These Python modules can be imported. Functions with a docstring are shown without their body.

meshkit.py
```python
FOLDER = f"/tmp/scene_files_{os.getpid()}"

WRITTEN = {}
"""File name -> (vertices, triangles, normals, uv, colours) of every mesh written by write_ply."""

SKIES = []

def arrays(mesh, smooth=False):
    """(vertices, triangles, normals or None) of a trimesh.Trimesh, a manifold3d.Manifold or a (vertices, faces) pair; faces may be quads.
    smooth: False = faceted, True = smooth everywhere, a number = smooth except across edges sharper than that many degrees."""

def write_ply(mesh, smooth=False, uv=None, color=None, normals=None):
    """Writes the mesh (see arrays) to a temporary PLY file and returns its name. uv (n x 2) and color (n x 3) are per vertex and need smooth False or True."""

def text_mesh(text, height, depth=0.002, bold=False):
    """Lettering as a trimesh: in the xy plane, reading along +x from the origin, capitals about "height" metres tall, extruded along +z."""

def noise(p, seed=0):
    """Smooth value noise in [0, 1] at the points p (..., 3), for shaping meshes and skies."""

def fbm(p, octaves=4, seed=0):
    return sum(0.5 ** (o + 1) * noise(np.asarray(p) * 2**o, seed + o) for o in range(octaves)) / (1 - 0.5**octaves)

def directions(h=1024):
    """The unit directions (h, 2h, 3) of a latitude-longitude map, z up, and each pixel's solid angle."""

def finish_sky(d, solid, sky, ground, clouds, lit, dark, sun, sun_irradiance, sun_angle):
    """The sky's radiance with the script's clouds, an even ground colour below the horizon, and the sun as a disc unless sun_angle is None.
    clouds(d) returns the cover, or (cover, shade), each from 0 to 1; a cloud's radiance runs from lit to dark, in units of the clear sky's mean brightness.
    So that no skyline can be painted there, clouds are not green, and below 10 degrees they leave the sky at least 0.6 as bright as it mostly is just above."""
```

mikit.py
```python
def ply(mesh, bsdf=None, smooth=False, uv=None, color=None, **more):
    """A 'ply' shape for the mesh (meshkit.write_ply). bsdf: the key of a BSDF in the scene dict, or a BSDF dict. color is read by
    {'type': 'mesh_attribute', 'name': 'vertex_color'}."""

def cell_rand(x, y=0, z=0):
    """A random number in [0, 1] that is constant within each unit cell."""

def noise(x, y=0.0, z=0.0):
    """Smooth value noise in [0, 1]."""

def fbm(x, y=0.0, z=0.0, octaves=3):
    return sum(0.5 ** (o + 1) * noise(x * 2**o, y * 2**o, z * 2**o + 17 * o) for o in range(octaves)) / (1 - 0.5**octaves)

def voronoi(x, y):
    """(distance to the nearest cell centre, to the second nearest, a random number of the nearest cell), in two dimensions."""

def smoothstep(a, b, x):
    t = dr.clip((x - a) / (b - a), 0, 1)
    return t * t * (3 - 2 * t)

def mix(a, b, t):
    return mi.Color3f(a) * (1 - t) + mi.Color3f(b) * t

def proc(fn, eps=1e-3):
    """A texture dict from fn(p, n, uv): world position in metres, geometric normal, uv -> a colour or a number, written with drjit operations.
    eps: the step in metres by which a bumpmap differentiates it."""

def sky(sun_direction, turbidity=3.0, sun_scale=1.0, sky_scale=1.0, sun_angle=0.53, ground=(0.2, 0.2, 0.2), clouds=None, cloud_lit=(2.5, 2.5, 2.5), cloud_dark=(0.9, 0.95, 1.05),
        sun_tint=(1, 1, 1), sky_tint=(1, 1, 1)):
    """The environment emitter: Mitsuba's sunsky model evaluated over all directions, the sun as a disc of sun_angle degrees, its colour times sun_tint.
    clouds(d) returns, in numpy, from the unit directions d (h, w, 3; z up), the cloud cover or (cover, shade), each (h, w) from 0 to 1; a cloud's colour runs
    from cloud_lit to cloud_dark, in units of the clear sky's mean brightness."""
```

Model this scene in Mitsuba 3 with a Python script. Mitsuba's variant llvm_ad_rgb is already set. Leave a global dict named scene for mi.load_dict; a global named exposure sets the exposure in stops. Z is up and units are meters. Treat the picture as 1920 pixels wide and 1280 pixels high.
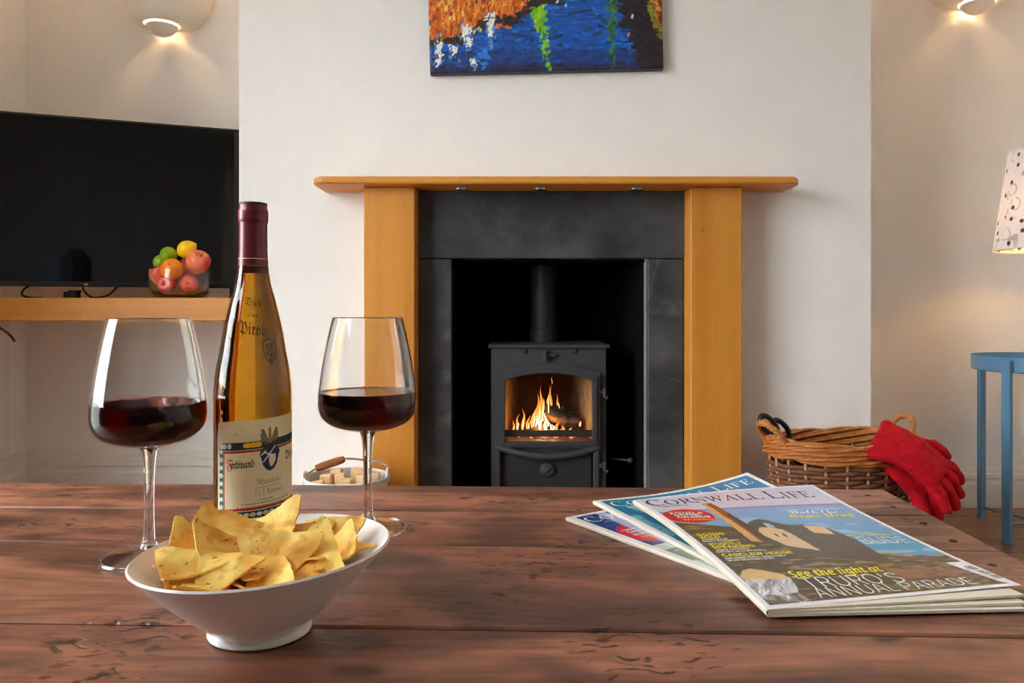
import math, random
import numpy as np
import trimesh
import shapely
from shapely import affinity
import manifold3d as m3
import drjit as dr
import mitsuba as mi
import mikit
from mikit import proc, noise, fbm, voronoi, cell_rand, smoothstep, mix
import meshkit

random.seed(7)
R = np.random.default_rng(7)
T = mi.ScalarTransform4f
scene, labels = {}, {}

# ------------------------------------------------------------------ camera, sky, exposure
EYE = 0.69
scene['camera'] = {'type': 'perspective', 'fov': 67.02, 'fov_axis': 'x', 'near_clip': 0.05, 'far_clip': 60.0,
                   'principal_point_offset_y': 0.04453,
                   'to_world': T().look_at(origin=[0, 0, EYE], target=[0, 1, EYE], up=[0, 0, 1])}
# a bright overcast sky seen through the tall window in the left wall; the sun is hidden by the cloud
scene['sky'] = mikit.sky((-0.5, -0.6, 0.62), turbidity=3.0, sun_scale=0.0, sky_scale=13.5, ground=(0.25, 0.26, 0.24),
                         clouds=lambda d: 0.92 + 0.0 * d[..., 2], cloud_lit=(1.58, 1.68, 1.70))
exposure = 2.88
LAMP = (1.0, 0.62, 0.30)          # warm lamp colour
SCONCE_POWER = 38.0
TABLE_LAMP_POWER = 10.0


# ------------------------------------------------------------------ helpers
def lin(r, g, b):
    return [((v / 255 + 0.055) / 1.055) ** 2.4 if v > 10 else v / 255 / 12.92 for v in (r, g, b)]


def rgb(c):
    return {'type': 'rgb', 'value': list(map(float, c))}


def mat(name, color, rough=0.5, spec=0.5, metallic=0.0, bump=None, bump_scale=1.0, eps=1e-3, **kw):
    base = color if isinstance(color, dict) else rgb(color)
    b = {'type': 'principled', 'base_color': base, 'roughness': rough, 'specular': spec, 'metallic': metallic, **kw}
    if bump is not None:
        b = {'type': 'bumpmap', 'arbitrary': proc(bump, eps), 'scale': bump_scale, 'nested': b}
    scene[name] = {'type': 'twosided', 'bsdf': b}
    return name


used = {}


def key(name, parent=None):
    k = name if parent is None else parent + '__' + name
    n = used.get(k, -1) + 1
    used[k] = n
    return k if n == 0 else f'{k}_{n:03d}'


def put(name, mesh, bsdf, parent=None, smooth=35, **kw):
    k = key(name, parent)
    scene[k] = mikit.ply(mesh, bsdf, smooth=smooth, **kw)
    return k


def tag(k, label=None, cat=None, group=None, kind=None):
    d = {}
    if label: d['label'] = label
    if cat: d['category'] = cat
    if group: d['group'] = group
    if kind: d['kind'] = kind
    labels[k] = d
    return k


def thing(name, label, cat, group=None):
    return tag(key(name), label, cat, group)


def join(*ms):
    return trimesh.util.concatenate([m for m in ms])


def tm(v, f):
    return trimesh.Trimesh(np.asarray(v, float), np.asarray(f, int), process=False)


def box(x0, x1, y0, y1, z0, z1, c=0.0):
    if c <= 0:
        b = trimesh.creation.box(extents=[x1 - x0, y1 - y0, z1 - z0])
        b.apply_translation([(x0 + x1) / 2, (y0 + y1) / 2, (z0 + z1) / 2])
        return b
    pts = []
    for x, sx in ((x0, 1), (x1, -1)):
        for y, sy in ((y0, 1), (y1, -1)):
            for z, sz in ((z0, 1), (z1, -1)):
                pts += [[x, y + sy * c, z + sz * c], [x + sx * c, y, z + sz * c], [x + sx * c, y + sy * c, z]]
    return hull(pts)


def hull(pts):
    m = m3.Manifold.hull_points(np.asarray(pts, np.float64)).to_mesh()
    return tm(m.vert_properties[:, :3], m.tri_verts)


def man(mesh):
    mesh = mesh.copy(); mesh.merge_vertices()
    return m3.Manifold(m3.Mesh(np.asarray(mesh.vertices, np.float32), np.asarray(mesh.faces, np.uint32)))


def unman(m):
    m = m.to_mesh()
    return tm(m.vert_properties[:, :3], m.tri_verts)


def place(mesh, x=0, y=0, z=0, rz=0, rx=0, ry=0):
    m = mesh.copy()
    M = trimesh.transformations
    A = M.rotation_matrix(rz, [0, 0, 1]) @ M.rotation_matrix(ry, [0, 1, 0]) @ M.rotation_matrix(rx, [1, 0, 0])
    A[:3, 3] = [x, y, z]
    m.apply_transform(A)
    return m


def frames(p, closed=False):
    p = np.asarray(p, float)
    t = (np.roll(p, -1, 0) - np.roll(p, 1, 0)) if closed else np.gradient(p, axis=0)
    t /= np.linalg.norm(t, axis=1, keepdims=True) + 1e-12
    a = np.array([0, 0, 1.0]) if abs(t[0][2]) < 0.9 else np.array([1.0, 0, 0])
    n = np.cross(t[0], a); n /= np.linalg.norm(n)
    N = []
    for i in range(len(p)):
        n = n - t[i] * (n @ t[i]); n /= np.linalg.norm(n) + 1e-12
        N.append(n.copy())
    N = np.array(N)
    return t, N, np.cross(t, N)


def tube(p, r, sides=8, closed=False, flat=1.0):
    """A round bar along the points p; r a number or one per point."""
    p = np.asarray(p, float)
    r = np.broadcast_to(np.asarray(r, float), (len(p),))
    t, n, b = frames(p, closed)
    a = np.arange(sides) * 2 * np.pi / sides
    v = p[:, None] + r[:, None, None] * (np.cos(a)[None, :, None] * n[:, None] + flat * np.sin(a)[None, :, None] * b[:, None])
    m = len(p)
    rows = range(m if closed else m - 1)
    f = []
    for i in rows:
        j = (i + 1) % m
        for k in range(sides):
            l = (k + 1) % sides
            f += [[i * sides + k, i * sides + l, j * sides + l], [i * sides + k, j * sides + l, j * sides + k]]
    v = v.reshape(-1, 3)
    if not closed:
        v = np.vstack([v, p[0], p[-1]])
        c0, c1 = m * sides, m * sides + 1
        for k in range(sides):
            l = (k + 1) % sides
            f += [[c0, l, k], [c1, (m - 1) * sides + k, (m - 1) * sides + l]]
    return tm(v, f)


def curve(pts, n=40, closed=False):
    """A smooth curve through the points."""
    from scipy.interpolate import CubicSpline
    p = np.asarray(pts, float)
    if closed:
        p = np.vstack([p, p[:1]])
    d = np.concatenate([[0], np.cumsum(np.linalg.norm(np.diff(p, axis=0), axis=1))])
    s = CubicSpline(d, p, bc_type='periodic' if closed else 'natural')
    return s(np.linspace(0, d[-1], n, endpoint=not closed))


def lathe(prof, n=64, x=0, y=0, z=0):
    """Turns the profile (radius, height); normals point to the right of its direction seen with the radius to the right, i.e. outwards for a profile that goes up."""
    prof = np.asarray(prof, float)
    a = np.arange(n) * 2 * np.pi / n
    v, idx, k = [], [], 0
    for r, h in prof:
        if r < 1e-7:
            v.append([[0, 0, h]]); idx.append([k] * n); k += 1
        else:
            v.append(np.stack([r * np.cos(a), r * np.sin(a), a * 0 + h], 1)); idx.append(list(range(k, k + n))); k += n
    f = []
    for A, B in zip(idx, idx[1:]):
        for i in range(n):
            j = (i + 1) % n
            if A[i] != A[j]: f.append([A[i], A[j], B[j]])
            if B[i] != B[j]: f.append([A[i], B[j], B[i]])
    return tm(np.vstack(v) + [x, y, z], f)


def chaikin(p, n=2, keep=True):
    p = np.asarray(p, float)
    for _ in range(n):
        q = [p[0]]
        for a, b in zip(p, p[1:]):
            q += [0.75 * a + 0.25 * b, 0.25 * a + 0.75 * b]
        q.append(p[-1])
        p = np.array(q)
    return p


def slab(poly, depth, fn):
    """The 2D polygon extruded by depth along a third axis; fn maps (a, b, c) arrays to points."""
    g = shapely.Polygon(poly) if not hasattr(poly, 'geom_type') else poly
    m = trimesh.creation.extrude_polygon(g, depth, engine='earcut')
    v = fn(m.vertices[:, 0], m.vertices[:, 1], m.vertices[:, 2])
    m2 = tm(np.stack(v, 1), m.faces)
    if m2.volume < 0:
        m2.invert()
    return m2


def grid(nu, nv, fn):
    u, v = np.meshgrid(np.linspace(0, 1, nu), np.linspace(0, 1, nv))
    p = fn(u.ravel(), v.ravel())
    i = np.arange(nu * nv).reshape(nv, nu)
    a, b, c, d = i[:-1, :-1].ravel(), i[:-1, 1:].ravel(), i[1:, 1:].ravel(), i[1:, :-1].ravel()
    return tm(p, np.vstack([np.stack([a, b, c], 1), np.stack([a, c, d], 1)])), u.ravel(), v.ravel()


def ball(r, sub=2):
    return trimesh.creation.icosphere(subdivisions=sub, radius=r)


SPH = trimesh.creation.icosphere(subdivisions=2, radius=1.0).vertices


def blob(chains):
    """Hulls of spheres along chains of (point, radius), joined into one solid."""
    parts = []
    for ch in chains:
        for (p, r), (q, s) in zip(ch, ch[1:]):
            parts.append(m3.Manifold.hull_points(np.vstack([SPH * r + p, SPH * s + q])))
    return m3.Manifold.batch_boolean(parts, m3.OpType.Add)


def soft(m, length, it=8):
    t = unman(m.refine_to_length(length))
    t.merge_vertices()
    trimesh.smoothing.filter_taubin(t, lamb=0.5, nu=0.52, iterations=it)
    return t

GLYPHS = {
    "serif": """C101|-4 35 -7 52 -5 67 1 80 10 90 21 98 32 101 48 102 65 97 69 98 70 101 73 101 75 71 72 71 67 85 60 93 49 97 38 97 27 92 22 88 17 81 11 68 10 56 11 44 15 28 22 17 31 10 42 5 47 4 57 5 65 7 70 11 80 22 83 20 83 19 73 6 64 1 52 -2 39 -2 28 1 18 6 9 14 0 26
O111|-3 30 -6 40 -7 51 -4 68 1 78 7 86 14 93 21 97 29 101 38 102 48 102 58 100 64 97 72 92 79 85 84 77 87 71 90 57 90 45 88 33 84 22 78 14 73 8 65 3 58 0 48 -2 36 -2 23 2 13 8 7 13 1 21;14 25 19 15 24 10 31 5 40 2 48 3 56 6 61 11 66 17 70 27 73 37 74 49 73 62 69 76 67 82 61 90 55 95 45 98 35 97 26 91 18 82 13 70 11 57 11 40
R97|-7 0 -7 3 -2 3 2 5 5 11 5 81 5 87 3 93 -2 96 -9 97 -9 100 42 100 51 97 59 94 64 90 68 83 71 75 71 68 69 64 65 58 60 55 49 51 49 50 76 11 83 5 90 3 90 0 68 0 34 49 23 49 19 49 20 11 21 7 24 4 28 3 34 3 34 0;19 55 24 54 39 55 47 58 53 64 55 72 52 82 49 87 45 91 37 94 29 95 23 95 20 92 19 88
N108|-7 0 -7 3 -1 4 2 5 5 11 5 84 5 89 3 92 -2 96 -9 97 -9 100 13 99 69 24 69 89 68 93 66 95 56 97 55 100 88 100 88 97 82 96 79 94 76 88 76 -2 73 -2 12 79 12 10 15 5 25 3 26 0
W127|-17 97 -18 100 22 100 22 97 17 97 13 95 12 90 26 26 48 76 44 92 38 96 31 97 31 100 69 100 69 97 64 97 61 95 60 90 72 35 74 27 98 87 97 94 93 96 86 97 86 100 116 100 117 97 113 97 110 95 105 86 69 -2 66 -2 50 65 22 -1 18 -2 -2 88 -7 95 -12 97
A100|-18 0 -18 3 -15 3 -10 5 -4 11 48 101 49 102 52 102 73 10 77 5 82 3 87 3 88 0 48 0 47 3 55 4 57 6 58 9 57 14 52 34 19 34 17 33 8 18 5 9 7 4 16 3 16 0;21 40 51 40 43 78 41 76
L96|-5 0 -5 3 0 3 4 5 7 11 7 84 5 92 4 94 0 96 -7 97 -7 100 33 100 33 97 28 97 24 94 21 88 21 22 22 9 25 7 30 5 50 5 62 7 70 12 75 18 78 28 81 28 79 0
I53|-6 0 -7 3 -1 3 3 5 4 7 5 11 6 81 4 92 -1 96 -8 97 -8 100 32 100 32 97 26 96 23 95 21 90 20 17 20 13 23 6 27 4 34 3 34 0
F87|-6 0 -7 3 -1 3 3 5 5 10 6 81 4 92 -1 96 -8 97 -8 100 64 100 65 76 63 76 60 84 57 89 51 93 43 95 26 95 22 94 21 92 21 56 35 56 42 57 47 62 49 70 52 70 52 69 52 34 49 34 47 43 42 49 36 51 20 50 21 13 22 8 27 4 36 3 36 0
E97|-7 0 -7 3 -2 3 2 5 4 7 5 11 5 81 3 92 -2 96 -9 97 -9 100 68 100 69 78 67 78 64 86 61 90 55 94 48 95 24 95 21 94 20 92 20 56 36 56 42 57 46 59 49 63 50 70 53 70 53 68 52 35 50 35 47 45 43 49 37 51 19 51 19 13 21 8 25 5 47 5 55 6 61 8 67 12 72 19 76 27 79 27 75 0
M127|-8 0 -8 3 1 4 3 7 4 10 5 82 5 90 3 93 -1 96 -9 97 -8 100 19 100 50 24 79 100 107 100 107 97 102 97 97 94 95 89 95 21 96 8 101 4 109 3 109 0 69 0 69 3 74 3 78 5 80 12 80 82 47 0 45 1 13 79 11 82 11 14 12 8 14 6 18 4 24 3 25 0
u78|-1 7 -3 18 -3 54 -5 60 -10 62 -14 62 -14 65 5 68 9 68 10 64 9 13 11 8 16 7 23 11 28 18 33 28 37 45 38 58 38 66 50 66 49 20 51 9 53 7 56 7 60 12 63 18 65 16 63 9 59 3 54 -1 50 -2 45 -1 42 0 39 5 38 10 38 30 29 11 24 5 19 1 14 -1 7 -1 2 1
n78|-3 0 -2 55 -3 59 -5 60 -13 61 -13 64 10 68 11 66 10 44 10 41 21 58 28 64 33 67 37 68 45 66 48 62 50 54 50 12 52 8 55 8 59 11 62 19 64 18 63 12 60 5 55 0 51 -2 44 -1 40 3 38 11 38 52 36 58 32 59 27 57 24 54 18 45 13 36 10 20 9 0
d76|-5 12 -7 22 -7 34 -3 48 4 60 10 65 19 68 27 68 34 64 35 65 34 95 30 97 24 98 24 100 45 105 47 101 47 11 49 7 53 7 57 10 61 17 64 15 62 12 55 1 48 -2 42 -1 38 3 37 9 36 21 32 11 27 4 23 0 18 -1 9 -1 3 1 -2 6;7 16 10 10 14 7 18 6 25 9 31 19 35 32 36 47 34 58 32 61 29 64 24 65 18 63 15 60 10 53 7 46 5 35 5 24
s53|-4 -1 -8 23 -5 22 -2 15 2 8 10 3 16 2 20 3 23 7 24 11 23 16 19 22 1 40 -3 46 -6 55 -5 62 -2 65 4 68 13 68 23 65 26 66 27 68 29 68 32 46 29 46 27 52 23 58 15 64 8 64 5 61 4 57 7 50 26 32 31 25 34 14 33 6 28 1 20 -2 11 -1 1 1 -1 1 -2 -1
K97|-7 0 -7 3 -2 3 2 5 4 10 5 81 3 92 -2 96 -9 97 -9 100 31 100 31 97 25 97 22 95 19 90 19 56 21 54 23 55 49 82 55 89 55 91 55 94 52 96 46 97 46 100 81 100 81 97 73 95 67 91 33 57 76 11 84 5 89 3 93 3 94 0 51 0 51 3 56 3 59 4 60 6 59 9 29 43 21 50 19 48 20 9 23 5 34 3 34 0
i38|-6 93 -6 96 -4 99 -1 100 3 99 8 94 9 91 9 87 6 85 1 85 -4 88/-1 4 -3 12 -2 57 -5 61 -13 62 -13 64 -12 65 9 68 11 65 9 11 11 8 14 7 17 9 23 18 26 16 20 5 12 -1 4 -1 1 0
m118|-3 0 -2 54 -3 59 -7 61 -13 62 -13 64 -3 65 6 68 10 68 10 64 9 42 10 41 20 57 27 64 33 67 41 68 44 67 47 64 50 58 51 42 62 60 70 66 76 68 80 68 85 66 88 63 90 54 91 10 93 8 96 8 99 12 102 18 105 16 102 8 95 0 91 -1 86 -1 82 1 80 4 78 14 78 52 76 58 72 59 67 57 64 54 59 48 55 38 50 19 49 0 38 0 39 51 37 56 36 58 33 59 28 57 23 53 15 40 10 24 9 0
e62|-8 26 -8 38 -5 47 2 58 7 63 18 68 28 68 33 66 38 62 40 58 41 52 40 48 36 43 31 38 25 35 5 30 9 15 13 9 18 7 22 5 29 6 38 11 43 17 45 16 45 13 37 4 32 1 23 -1 14 -1 8 1 3 5 -1 9 -5 16;5 35 11 35 18 38 23 41 27 46 29 55 27 61 25 63 18 64 11 58 6 47
a74|-4 10 -7 25 -6 39 -2 51 5 61 12 66 17 68 27 67 31 65 33 61 34 66 45 66 44 18 45 9 47 8 50 8 56 17 58 15 52 3 46 -1 41 -2 38 0 35 3 34 7 33 22 28 10 24 4 17 -1 10 -2 4 0 0 3;8 13 12 8 19 8 25 13 30 25 33 37 33 51 30 60 25 64 21 64 15 62 11 56 8 51 6 41 5 30 6 21
c64|-8 28 -8 36 -5 48 1 58 8 64 18 68 29 68 36 65 41 60 42 56 42 51 39 49 35 49 32 50 30 53 29 57 31 62 30 63 23 64 18 63 14 60 9 53 5 40 5 29 7 21 10 14 17 7 22 5 30 5 38 11 44 18 47 16 42 8 37 3 32 0 24 -2 17 -1 8 2 3 6 -2 13
t40|0 1 -2 10 -2 60 -12 61 -13 64 -7 66 -3 69 3 76 6 84 10 84 9 66 22 65 22 62 22 61 9 60 10 14 11 8 13 7 16 7 20 13 22 17 25 14 18 3 12 -1 4 -1
h87|5 0 0 95 -1 99 -4 102 -8 103 -14 104 -14 110 12 110 15 59 16 59 20 68 24 73 32 78 35 79 44 78 50 75 53 72 56 68 58 60 60 24 63 13 65 10 67 8 72 8 78 11 81 6 75 1 68 -1 59 0 53 4 50 10 47 21 44 62 42 65 39 68 33 69 27 66 23 61 19 53 17 45 17 36 19 0
o75|-8 27 -8 38 -3 51 4 60 16 67 21 68 30 68 40 65 49 58 55 47 57 39 57 32 55 24 52 16 44 6 38 1 32 -1 26 -2 18 -1 6 3 1 8 -3 13;8 16 14 6 21 3 26 3 31 5 38 12 42 26 43 41 42 48 39 55 36 60 32 63 27 64 19 63 14 59 10 53 8 47 6 37 6 26
b73|-4 9 -5 91 -7 96 -10 98 -16 98 -16 100 6 105 7 103 8 56 9 56 14 63 21 67 31 68 40 65 47 59 51 52 54 43 54 31 51 20 46 11 39 5 31 0 21 -2 8 -1 -1 4;9 7 12 4 15 3 25 3 30 5 33 8 39 18 42 29 41 43 37 54 32 58 28 60 22 61 16 58 12 55 10 49 8 37 8 13
r48|-3 0 -3 53 -4 59 -8 61 -14 61 -14 64 5 68 8 68 9 42 14 55 20 65 24 68 30 67 34 63 35 58 34 55 32 52 28 52 24 53 21 57 16 49 13 41 9 20 9 0
l37|-1 4 -3 8 -3 23 -3 91 -5 96 -8 98 -14 99 -15 101 8 105 9 99 8 20 9 10 13 7 16 9 21 17 24 15 18 4 11 -1 4 -1
H112|-7 0 -7 3 -2 3 2 5 4 10 5 81 3 92 -2 96 -9 97 -9 100 31 100 31 97 25 96 22 95 19 89 19 59 21 56 24 56 63 56 65 56 66 59 66 84 65 91 62 95 52 97 52 100 92 100 92 97 86 96 83 95 81 90 80 20 81 12 82 7 85 4 94 3 94 0 54 0 54 3 60 3 63 5 66 10 66 45 65 49 63 50 20 50 19 44 19 11 22 6 25 4 32 3 33 0
Z99|-3 2 50 94 49 95 21 95 9 93 2 88 -1 83 -3 76 -6 76 -5 100 70 100 71 98 18 6 51 6 63 7 72 12 76 18 78 27 81 27 80 0 -3 0""",
    "slant": """R95|-7 3 2 5 7 13 26 84 26 92 24 95 16 96 16 100 68 99 80 96 88 90 92 81 92 74 89 67 84 60 79 57 64 50 76 12 80 6 88 4 88 0 59 0 43 49 38 48 29 12 30 6 33 4 39 3 39 0 -7 0;40 55 47 54 55 56 60 59 66 66 69 74 69 84 67 90 64 93 55 95 50 92
a74|-4 12 -3 27 1 39 9 52 19 62 33 68 40 68 43 67 47 60 50 67 66 67 52 18 51 10 54 9 57 11 63 19 66 17 55 3 46 -2 38 -1 35 4 34 14 23 1 17 -1 9 -2 0 3;14 15 17 10 23 9 27 12 33 20 39 32 43 45 44 57 41 61 37 62 34 61 25 50 17 31
m116|-3 0 12 55 10 59 4 60 4 64 33 68 27 46 42 63 51 68 60 68 66 65 68 61 67 50 78 62 86 67 97 68 103 64 105 59 104 49 93 17 92 11 94 10 97 10 104 20 107 17 100 7 93 0 86 -2 80 -1 77 1 74 6 76 19 87 54 87 57 84 58 77 55 67 43 59 25 51 0 34 0 50 53 50 56 47 58 40 55 29 40 21 22 15 0
e59|-2 26 0 36 6 48 14 57 24 64 33 68 43 68 49 66 54 62 55 58 55 50 52 44 47 39 36 32 17 26 16 19 17 14 24 8 28 8 34 10 43 21 47 19 41 8 33 1 20 -2 12 -1 6 1 -1 11 -2 17;19 33 30 37 39 45 43 55 43 60 41 63 36 64 29 58 23 47
H112|-7 3 2 5 7 13 26 84 27 90 26 93 23 95 16 96 16 100 63 100 63 96 55 95 51 92 47 83 41 56 76 56 83 84 84 91 81 95 73 96 73 100 120 100 120 96 111 94 106 87 86 15 87 7 90 4 96 3 96 0 50 0 50 3 58 5 63 10 73 49 38 49 29 10 31 5 39 3 39 0 -7 0
d74|-3 13 -3 23 0 35 6 47 14 57 22 64 29 68 40 68 46 66 48 66 54 92 51 95 45 96 45 100 76 104 51 12 51 10 53 9 58 13 62 19 65 18 65 16 58 6 48 -1 39 -1 35 3 35 14 25 2 19 -1 12 -2 6 -1 0 3;15 15 17 11 23 9 27 12 33 20 39 31 43 46 45 57 42 62 39 63 35 61 26 50 17 31 15 22
K94|-7 3 2 5 7 13 26 84 26 92 24 95 16 96 16 100 63 100 63 96 54 94 49 87 40 53 67 77 78 89 78 93 71 96 71 100 102 100 102 96 97 95 89 89 57 59 79 11 83 5 89 4 89 0 48 0 48 4 55 5 57 9 39 49 30 18 29 9 31 5 39 3 39 0 -7 0
y62|-18 -23 -17 -17 -12 -14 -7 -14 4 -19 8 -18 14 -11 18 -3 15 22 9 51 5 59 2 61 -2 61 -2 65 15 68 21 68 25 57 33 18 41 32 45 45 45 50 38 57 38 64 43 68 49 68 52 67 55 63 55 56 50 39 37 13 21 -11 8 -25 -2 -30 -12 -30 -16 -28
n79|-3 0 12 55 10 59 4 60 4 64 33 68 27 46 42 63 49 67 60 68 66 65 68 61 67 50 55 11 56 10 60 10 67 20 71 17 58 2 52 -1 46 -2 41 0 38 4 37 12 39 22 50 52 50 56 45 58 42 56 36 50 29 40 21 22 15 0
c61|-2 23 0 34 4 45 11 54 20 62 28 66 35 68 47 68 55 62 57 54 55 48 52 46 46 45 41 48 39 55 42 62 37 64 32 61 28 56 19 39 16 21 18 15 21 9 27 7 31 8 37 11 45 21 49 19 42 9 36 3 30 0 22 -2 15 -2 8 1 3 5 0 10
i43|19 90 21 98 27 102 31 102 35 100 39 94 39 89 37 86 30 82 23 84/0 8 12 56 10 59 4 60 4 64 33 68 19 11 20 9 23 10 31 20 34 17 26 6 16 -1 9 -2 4 0 1 3
s56|-5 -1 -1 24 3 23 5 13 10 5 15 3 21 3 25 6 26 9 26 15 24 20 13 33 7 44 6 54 10 61 14 65 23 68 32 68 41 65 44 65 47 68 51 68 48 45 43 46 42 54 36 62 32 64 27 64 22 58 22 53 24 49 35 35 42 23 42 13 38 6 29 -1 22 -2 12 -1 5 1 2 1 -3 -1
o70|-2 25 0 36 7 49 16 59 25 65 35 68 46 68 55 64 61 57 63 43 59 26 49 12 36 1 22 -2 14 -1 8 1 0 10 -2 18;15 11 18 5 24 3 27 5 34 12 39 24 45 46 45 57 41 63 38 64 34 63 26 53 18 32
v63|0 64 20 68 23 68 26 49 28 20 38 33 45 46 45 49 39 58 40 65 45 68 50 68 55 65 56 61 55 52 49 39 35 20 14 -2 10 -2 10 29 9 51 6 58 3 61 0 61
r58|-3 0 12 55 10 59 4 60 4 64 33 68 28 47 35 59 42 66 47 68 54 67 57 62 57 55 56 52 52 49 46 48 40 53 35 50 25 32 15 0
t41|-3 6 -3 14 10 59 9 61 3 61 3 66 16 73 30 88 36 88 30 67 41 67 41 65 40 61 28 60 17 22 15 11 17 9 20 10 28 21 32 18 23 6 13 -1 7 -2 2 -1 -2 1
h79|-4 0 20 88 19 94 17 96 10 96 10 100 41 104 26 47 35 57 46 66 52 68 59 68 63 67 67 62 67 54 55 16 55 10 59 10 67 22 70 20 71 19 63 8 55 0 45 -2 41 -1 38 2 36 8 37 15 49 54 48 58 45 58 36 52 28 38 20 21 14 0
l38|-2 6 0 21 19 91 17 95 12 96 12 100 41 104 16 11 18 9 21 10 29 19 32 17 24 6 14 -1 8 -2 3 -1 0 1
D107|-7 3 2 5 7 13 26 84 26 92 24 95 16 96 16 100 70 99 85 94 94 86 99 78 102 70 102 49 99 38 95 29 82 14 68 5 51 1 -7 0;28 10 29 7 33 5 42 5 51 7 64 17 74 33 80 51 81 71 80 78 77 86 72 91 68 94 55 95 49 90""",
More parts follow.
